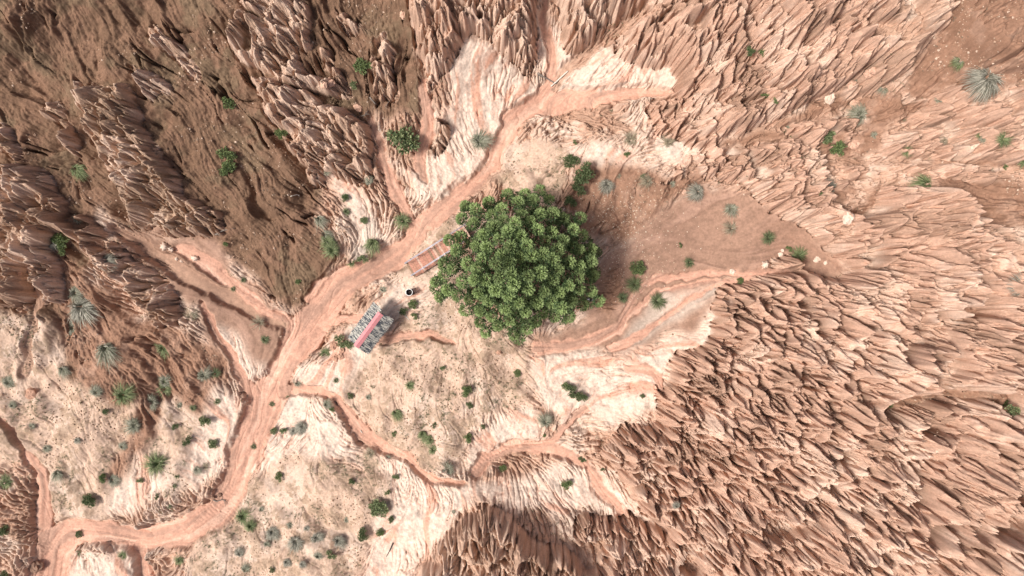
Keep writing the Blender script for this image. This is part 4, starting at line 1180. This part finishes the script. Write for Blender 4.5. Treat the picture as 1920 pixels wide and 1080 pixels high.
for r_ in rows:
    if r_[4]: used_l.add(r_[4]); continue
    best = None
    for nm, lx, ly in LM:
        me_ = math.hypot(r_[0] - lx, r_[1] - ly)
        rank = sum(1 for o in rows if o[3] == r_[3] and size_w(o[2]) == size_w(r_[2]) and math.hypot(o[0] - lx, o[1] - ly) < me_)
        sc = (rank * 90 + me_)
        lab = f"{size_w(r_[2])} {KN[r_[3]][0]}, {ORD[min(rank, 7)]} such to {nm}"
        if lab in used_l or len(lab.split()) > 16: continue
        if best is None or sc < best[0]: best = (sc, lab)
    r_[4] = best[1]; used_l.add(best[1])
for i, (x, y, r, kd, lab) in enumerate(rows):
    p = on_ground(x, y); rm = r * S * (H - p.z) / H * (1.25 if r < 16 else 1.08)
    fxs, fys = float(samp(fx, np.array([x]), np.array([y]))[0]), -float(samp(fy, np.array([x]), np.array([y]))[0])
    ang_ = math.atan2(fys, fxs)
    if kd[0] == 'b' and kd[1:].isdigit():
        tone = int(kd[1:]); fd, sdt = bush_proto(i % 4, tone)
        root = empty("shrub", p - Vector((0, 0, .03)), lab, "shrub", "shrubs and small bushes")
        root.rotation_euler = (0, 0, rnd.uniform(0, 6.28)); root.scale = (rm * rnd.uniform(.9, 1.1), rm * rnd.uniform(.85, 1.05), rm * .95)
        f = bpy.data.objects.new("foliage", fd); COL.objects.link(f); f.parent = root
        if r >= 7:
            s2 = bpy.data.objects.new("stem", sdt); COL.objects.link(s2); s2.parent = root
    else:
        o = bpy.data.objects.new("grass_tuft", proto(kd, i % 3)); COL.objects.link(o); o.location = p - Vector((0, 0, .02))
        o.rotation_euler = (0, 0, ang_ + rnd.uniform(-.35, .35) if kd.endswith('c') or kd == 'blue' else rnd.uniform(0, 6.28)); o.scale = (rm * 1.1, rm * (1.1 if kd[-1] != 'c' else .95), rm * rnd.uniform(.8, 1.1))
        tag(o, lab, "grass", "grass clumps on the slopes")

# thin ground cover: short weeds in patches
def weeds():
    sp = spots_where(lambda x, y: (samp(cls['T'], x, y) * .5 + .12 * samp(cls['K'], x, y)) * (1 - samp(chan, x, y)) * (1 - samp(flw, x, y)) * smooth(.1, .6, fbm(x / 40, y / 40, 211, 3)), 1500)
    rs = np.random.RandomState(3); V = []; Cc = []
    for x, y in sp:
        zz = float(samp(zb, np.array([x]), np.array([y]))[0]); q = at_z(x, y, zz); z = zat(q.x, q.y)
        for k in range(7):
            a = rs.rand() * 6.28; L = .05 + .10 * rs.rand(); d = np.array([math.cos(a), math.sin(a), .7]); s_ = np.array([-d[1], d[0], 0]) * .012
            b = np.array([q.x, q.y, z]) + rs.normal(size=3) * np.array([.04, .04, 0])
            V.append([b - s_, b + s_, b + d * L + s_ * .3, b + d * L - s_ * .3]); Cc.append([(.13, .13, .08), (.2, .2, .13), (.1, .12, .05)][rs.randint(3)])
    o = np_mesh("ground_cover", np.array(V), 4, np.array(Cc), M['blade']); o["kind"] = "stuff"; o["label"] = "sparse low weeds over the tan slopes"
weeds()

# ------------------------------------------------------------------ the person at the edge of the tree's shade
def build_person():
    g = on_ground(1103, 561); root = empty("person", g, "person in a lavender top with bare arm out, standing at the tree's shaded edge", "person")
    root.rotation_euler = (0, 0, math.radians(-20)); root.scale = (1.02,) * 3
    def skin(name, pts, edges, rad, m, sub=2, rootv=0):
        me = bpy.data.meshes.new(name); me.from_pydata(pts, edges, []); o = bpy.data.objects.new(name, me); COL.objects.link(o); o.parent = root
        md = o.modifiers.new("skin", 'SKIN'); md.use_smooth_shade = True
        for v, r in zip(me.skin_vertices[0].data if me.skin_vertices else [], rad): v.radius = (r, r) if not isinstance(r, tuple) else r
        if me.skin_vertices: me.skin_vertices[0].data[rootv].use_root = True
        sb = o.modifiers.new("sub", 'SUBSURF'); sb.levels = sub; sb.render_levels = sub
        me.materials.append(m); return o
    # body: pelvis root, spine, head; legs; arms (the one on +x bent forward and raised)
    J = dict(pel=((0, 0, .93), (.14, .10)), bel=((0, .01, 1.08), (.125, .09)), che=((0, 0, 1.27), (.155, .105)), nck=((0, .01, 1.46), (.055, .055)), jaw=((0, .02, 1.54), (.06, .07)), hd=((0, .015, 1.63), (.078, .095)), top=((0, .01, 1.70), (.06, .07)),
             shl=((-.17, 0, 1.40), (.055, .055)), ell=((-.23, -.03, 1.12), (.042, .042)), wrl=((-.22, .06, .88), (.026, .030)), pal=((-.22, .085, .80), (.020, .038)),
             shr=((.17, 0, 1.40), (.055, .055)), elr=((.34, .14, 1.24), (.042, .042)), wrr=((.27, .36, 1.22), (.026, .028)), par=((.24, .44, 1.22), (.038, .020)),
             hil=((-.09, 0, .86), (.085, .085)), knl=((-.10, .06, .47), (.055, .058)), anl=((-.10, -.02, .09), (.037, .040)), tol=((-.11, .12, .03), (.04, .022)),
             hir=((.09, 0, .86), (.085, .085)), knr=((.10, -.02, .47), (.055, .058)), anr=((.11, -.12, .09), (.037, .040)), tor=((.12, .03, .03), (.04, .022)))
    names = list(J); ix = {k: i for i, k in enumerate(names)}; pts = [J[k][0] for k in names]; rad = [J[k][1] for k in names]
    ed = [(ix[a], ix[b]) for a, b in [("pel", "bel"), ("bel", "che"), ("che", "nck"), ("nck", "jaw"), ("jaw", "hd"), ("hd", "top"), ("che", "shl"), ("shl", "ell"), ("ell", "wrl"), ("wrl", "pal"), ("che", "shr"), ("shr", "elr"), ("elr", "wrr"), ("wrr", "par"), ("pel", "hil"), ("hil", "knl"), ("knl", "anl"), ("anl", "tol"), ("pel", "hir"), ("hir", "knr"), ("knr", "anr"), ("anr", "tor")]]
    def chain(start, segs, r):
        prev = ix[start]
        for q in segs: pts.append(q); rad.append((r, r)); ed.append((prev, len(pts) - 1)); prev = len(pts) - 1; r *= .9
    for k, (dx, L) in enumerate([(-.027, .070), (-.009, .08), (.009, .075), (.027, .06)]):
        b = Vector(J['pal'][0]); chain('pal', [tuple(b + Vector((0, dx, -.035))), tuple(b + Vector((.006, dx, -.035 - L * .5))), tuple(b + Vector((.02, dx, -.035 - L)))], .0095)
        b = Vector(J['par'][0]); chain('par', [tuple(b + Vector((dx, .035, 0))), tuple(b + Vector((dx - .01, .035 + L * .5, -.008))), tuple(b + Vector((dx - .018, .035 + L, -.025)))], .0095)
    b = Vector(J['pal'][0]); chain('pal', [tuple(b + Vector((.02, .035, 0))), tuple(b + Vector((.03, .055, -.035)))], .011)
    b = Vector(J['par'][0]); chain('par', [tuple(b + Vector((-.035, .01, .01))), tuple(b + Vector((-.06, .045, .005)))], .011)
    o = skin("body", pts, ed, rad, M['skin'], 2, 0)
    # nose, eyes, ears, mouth as small pieces on the face
    hmb = MB(); 
    for sx_ in (-1, 1): hmb.tube([(sx_ * .03, .098, 1.625), (sx_ * .03, .108, 1.625)], .011, 8)
    hmb.tube([(-.022, .098, 1.565), (.022, .098, 1.565)], .006, 6)
    hmb.build("facial_features", M['hair'], root, True)
    nmb = MB(); nmb.tube([(0, .10, 1.62), (0, .122, 1.592), (0, .10, 1.585)], [.008, .013, .008], 7)
    for sx_ in (-1, 1): nmb.tube([(sx_ * .078, .01, 1.645), (sx_ * .09, .0, 1.62), (sx_ * .08, .01, 1.59)], [.008, .014, .008], 7)
    nmb.build("ears_and_nose", M['skin'], root, True)
    skin("shirt", [(0, 0, .92), (0, .01, 1.10), (0, 0, 1.29), (0, .005, 1.42), (-.18, 0, 1.405), (-.225, -.02, 1.24), (.18, 0, 1.405), (.265, .07, 1.33)], [(0, 1), (1, 2), (2, 3), (2, 4), (4, 5), (2, 6), (6, 7)],
         [(.17, .13), (.15, .115), (.178, .13), (.085, .075), (.08, .08), (.072, .072), (.08, .08), (.072, .072)], M['shirt'], 2, 1)
    skin("trousers", [(0, 0, .95), (-.09, 0, .85), (-.10, .06, .47), (-.10, -.01, .13), (.09, 0, .85), (.10, -.02, .47), (.11, -.11, .13)], [(0, 1), (1, 2), (2, 3), (0, 4), (4, 5), (5, 6)],
         [(.155, .12), (.10, .10), (.075, .075), (.06, .06), (.10, .10), (.075, .075), (.06, .06)], M['trousers'], 2, 0)
    hb = MB(); n = 14
    vs = []; 
    for j in range(7):
        th = (math.pi * .62) * j / 6
        for i in range(n):
            ph = 2 * math.pi * i / n; cut = 1 if math.sin(ph) < .3 else (.72)
            t2 = th * cut; vs.append((.097 * math.sin(t2) * math.cos(ph), -.002 + .115 * math.sin(t2) * math.sin(ph), 1.635 + .125 * math.cos(t2)))
    hb.add(vs, [(j * n + i, (j + 1) * n + i, (j + 1) * n + (i + 1) % n, j * n + (i + 1) % n) for j in range(6) for i in range(n)]); hb.build("hair", M['hair'], root, True)
build_person()
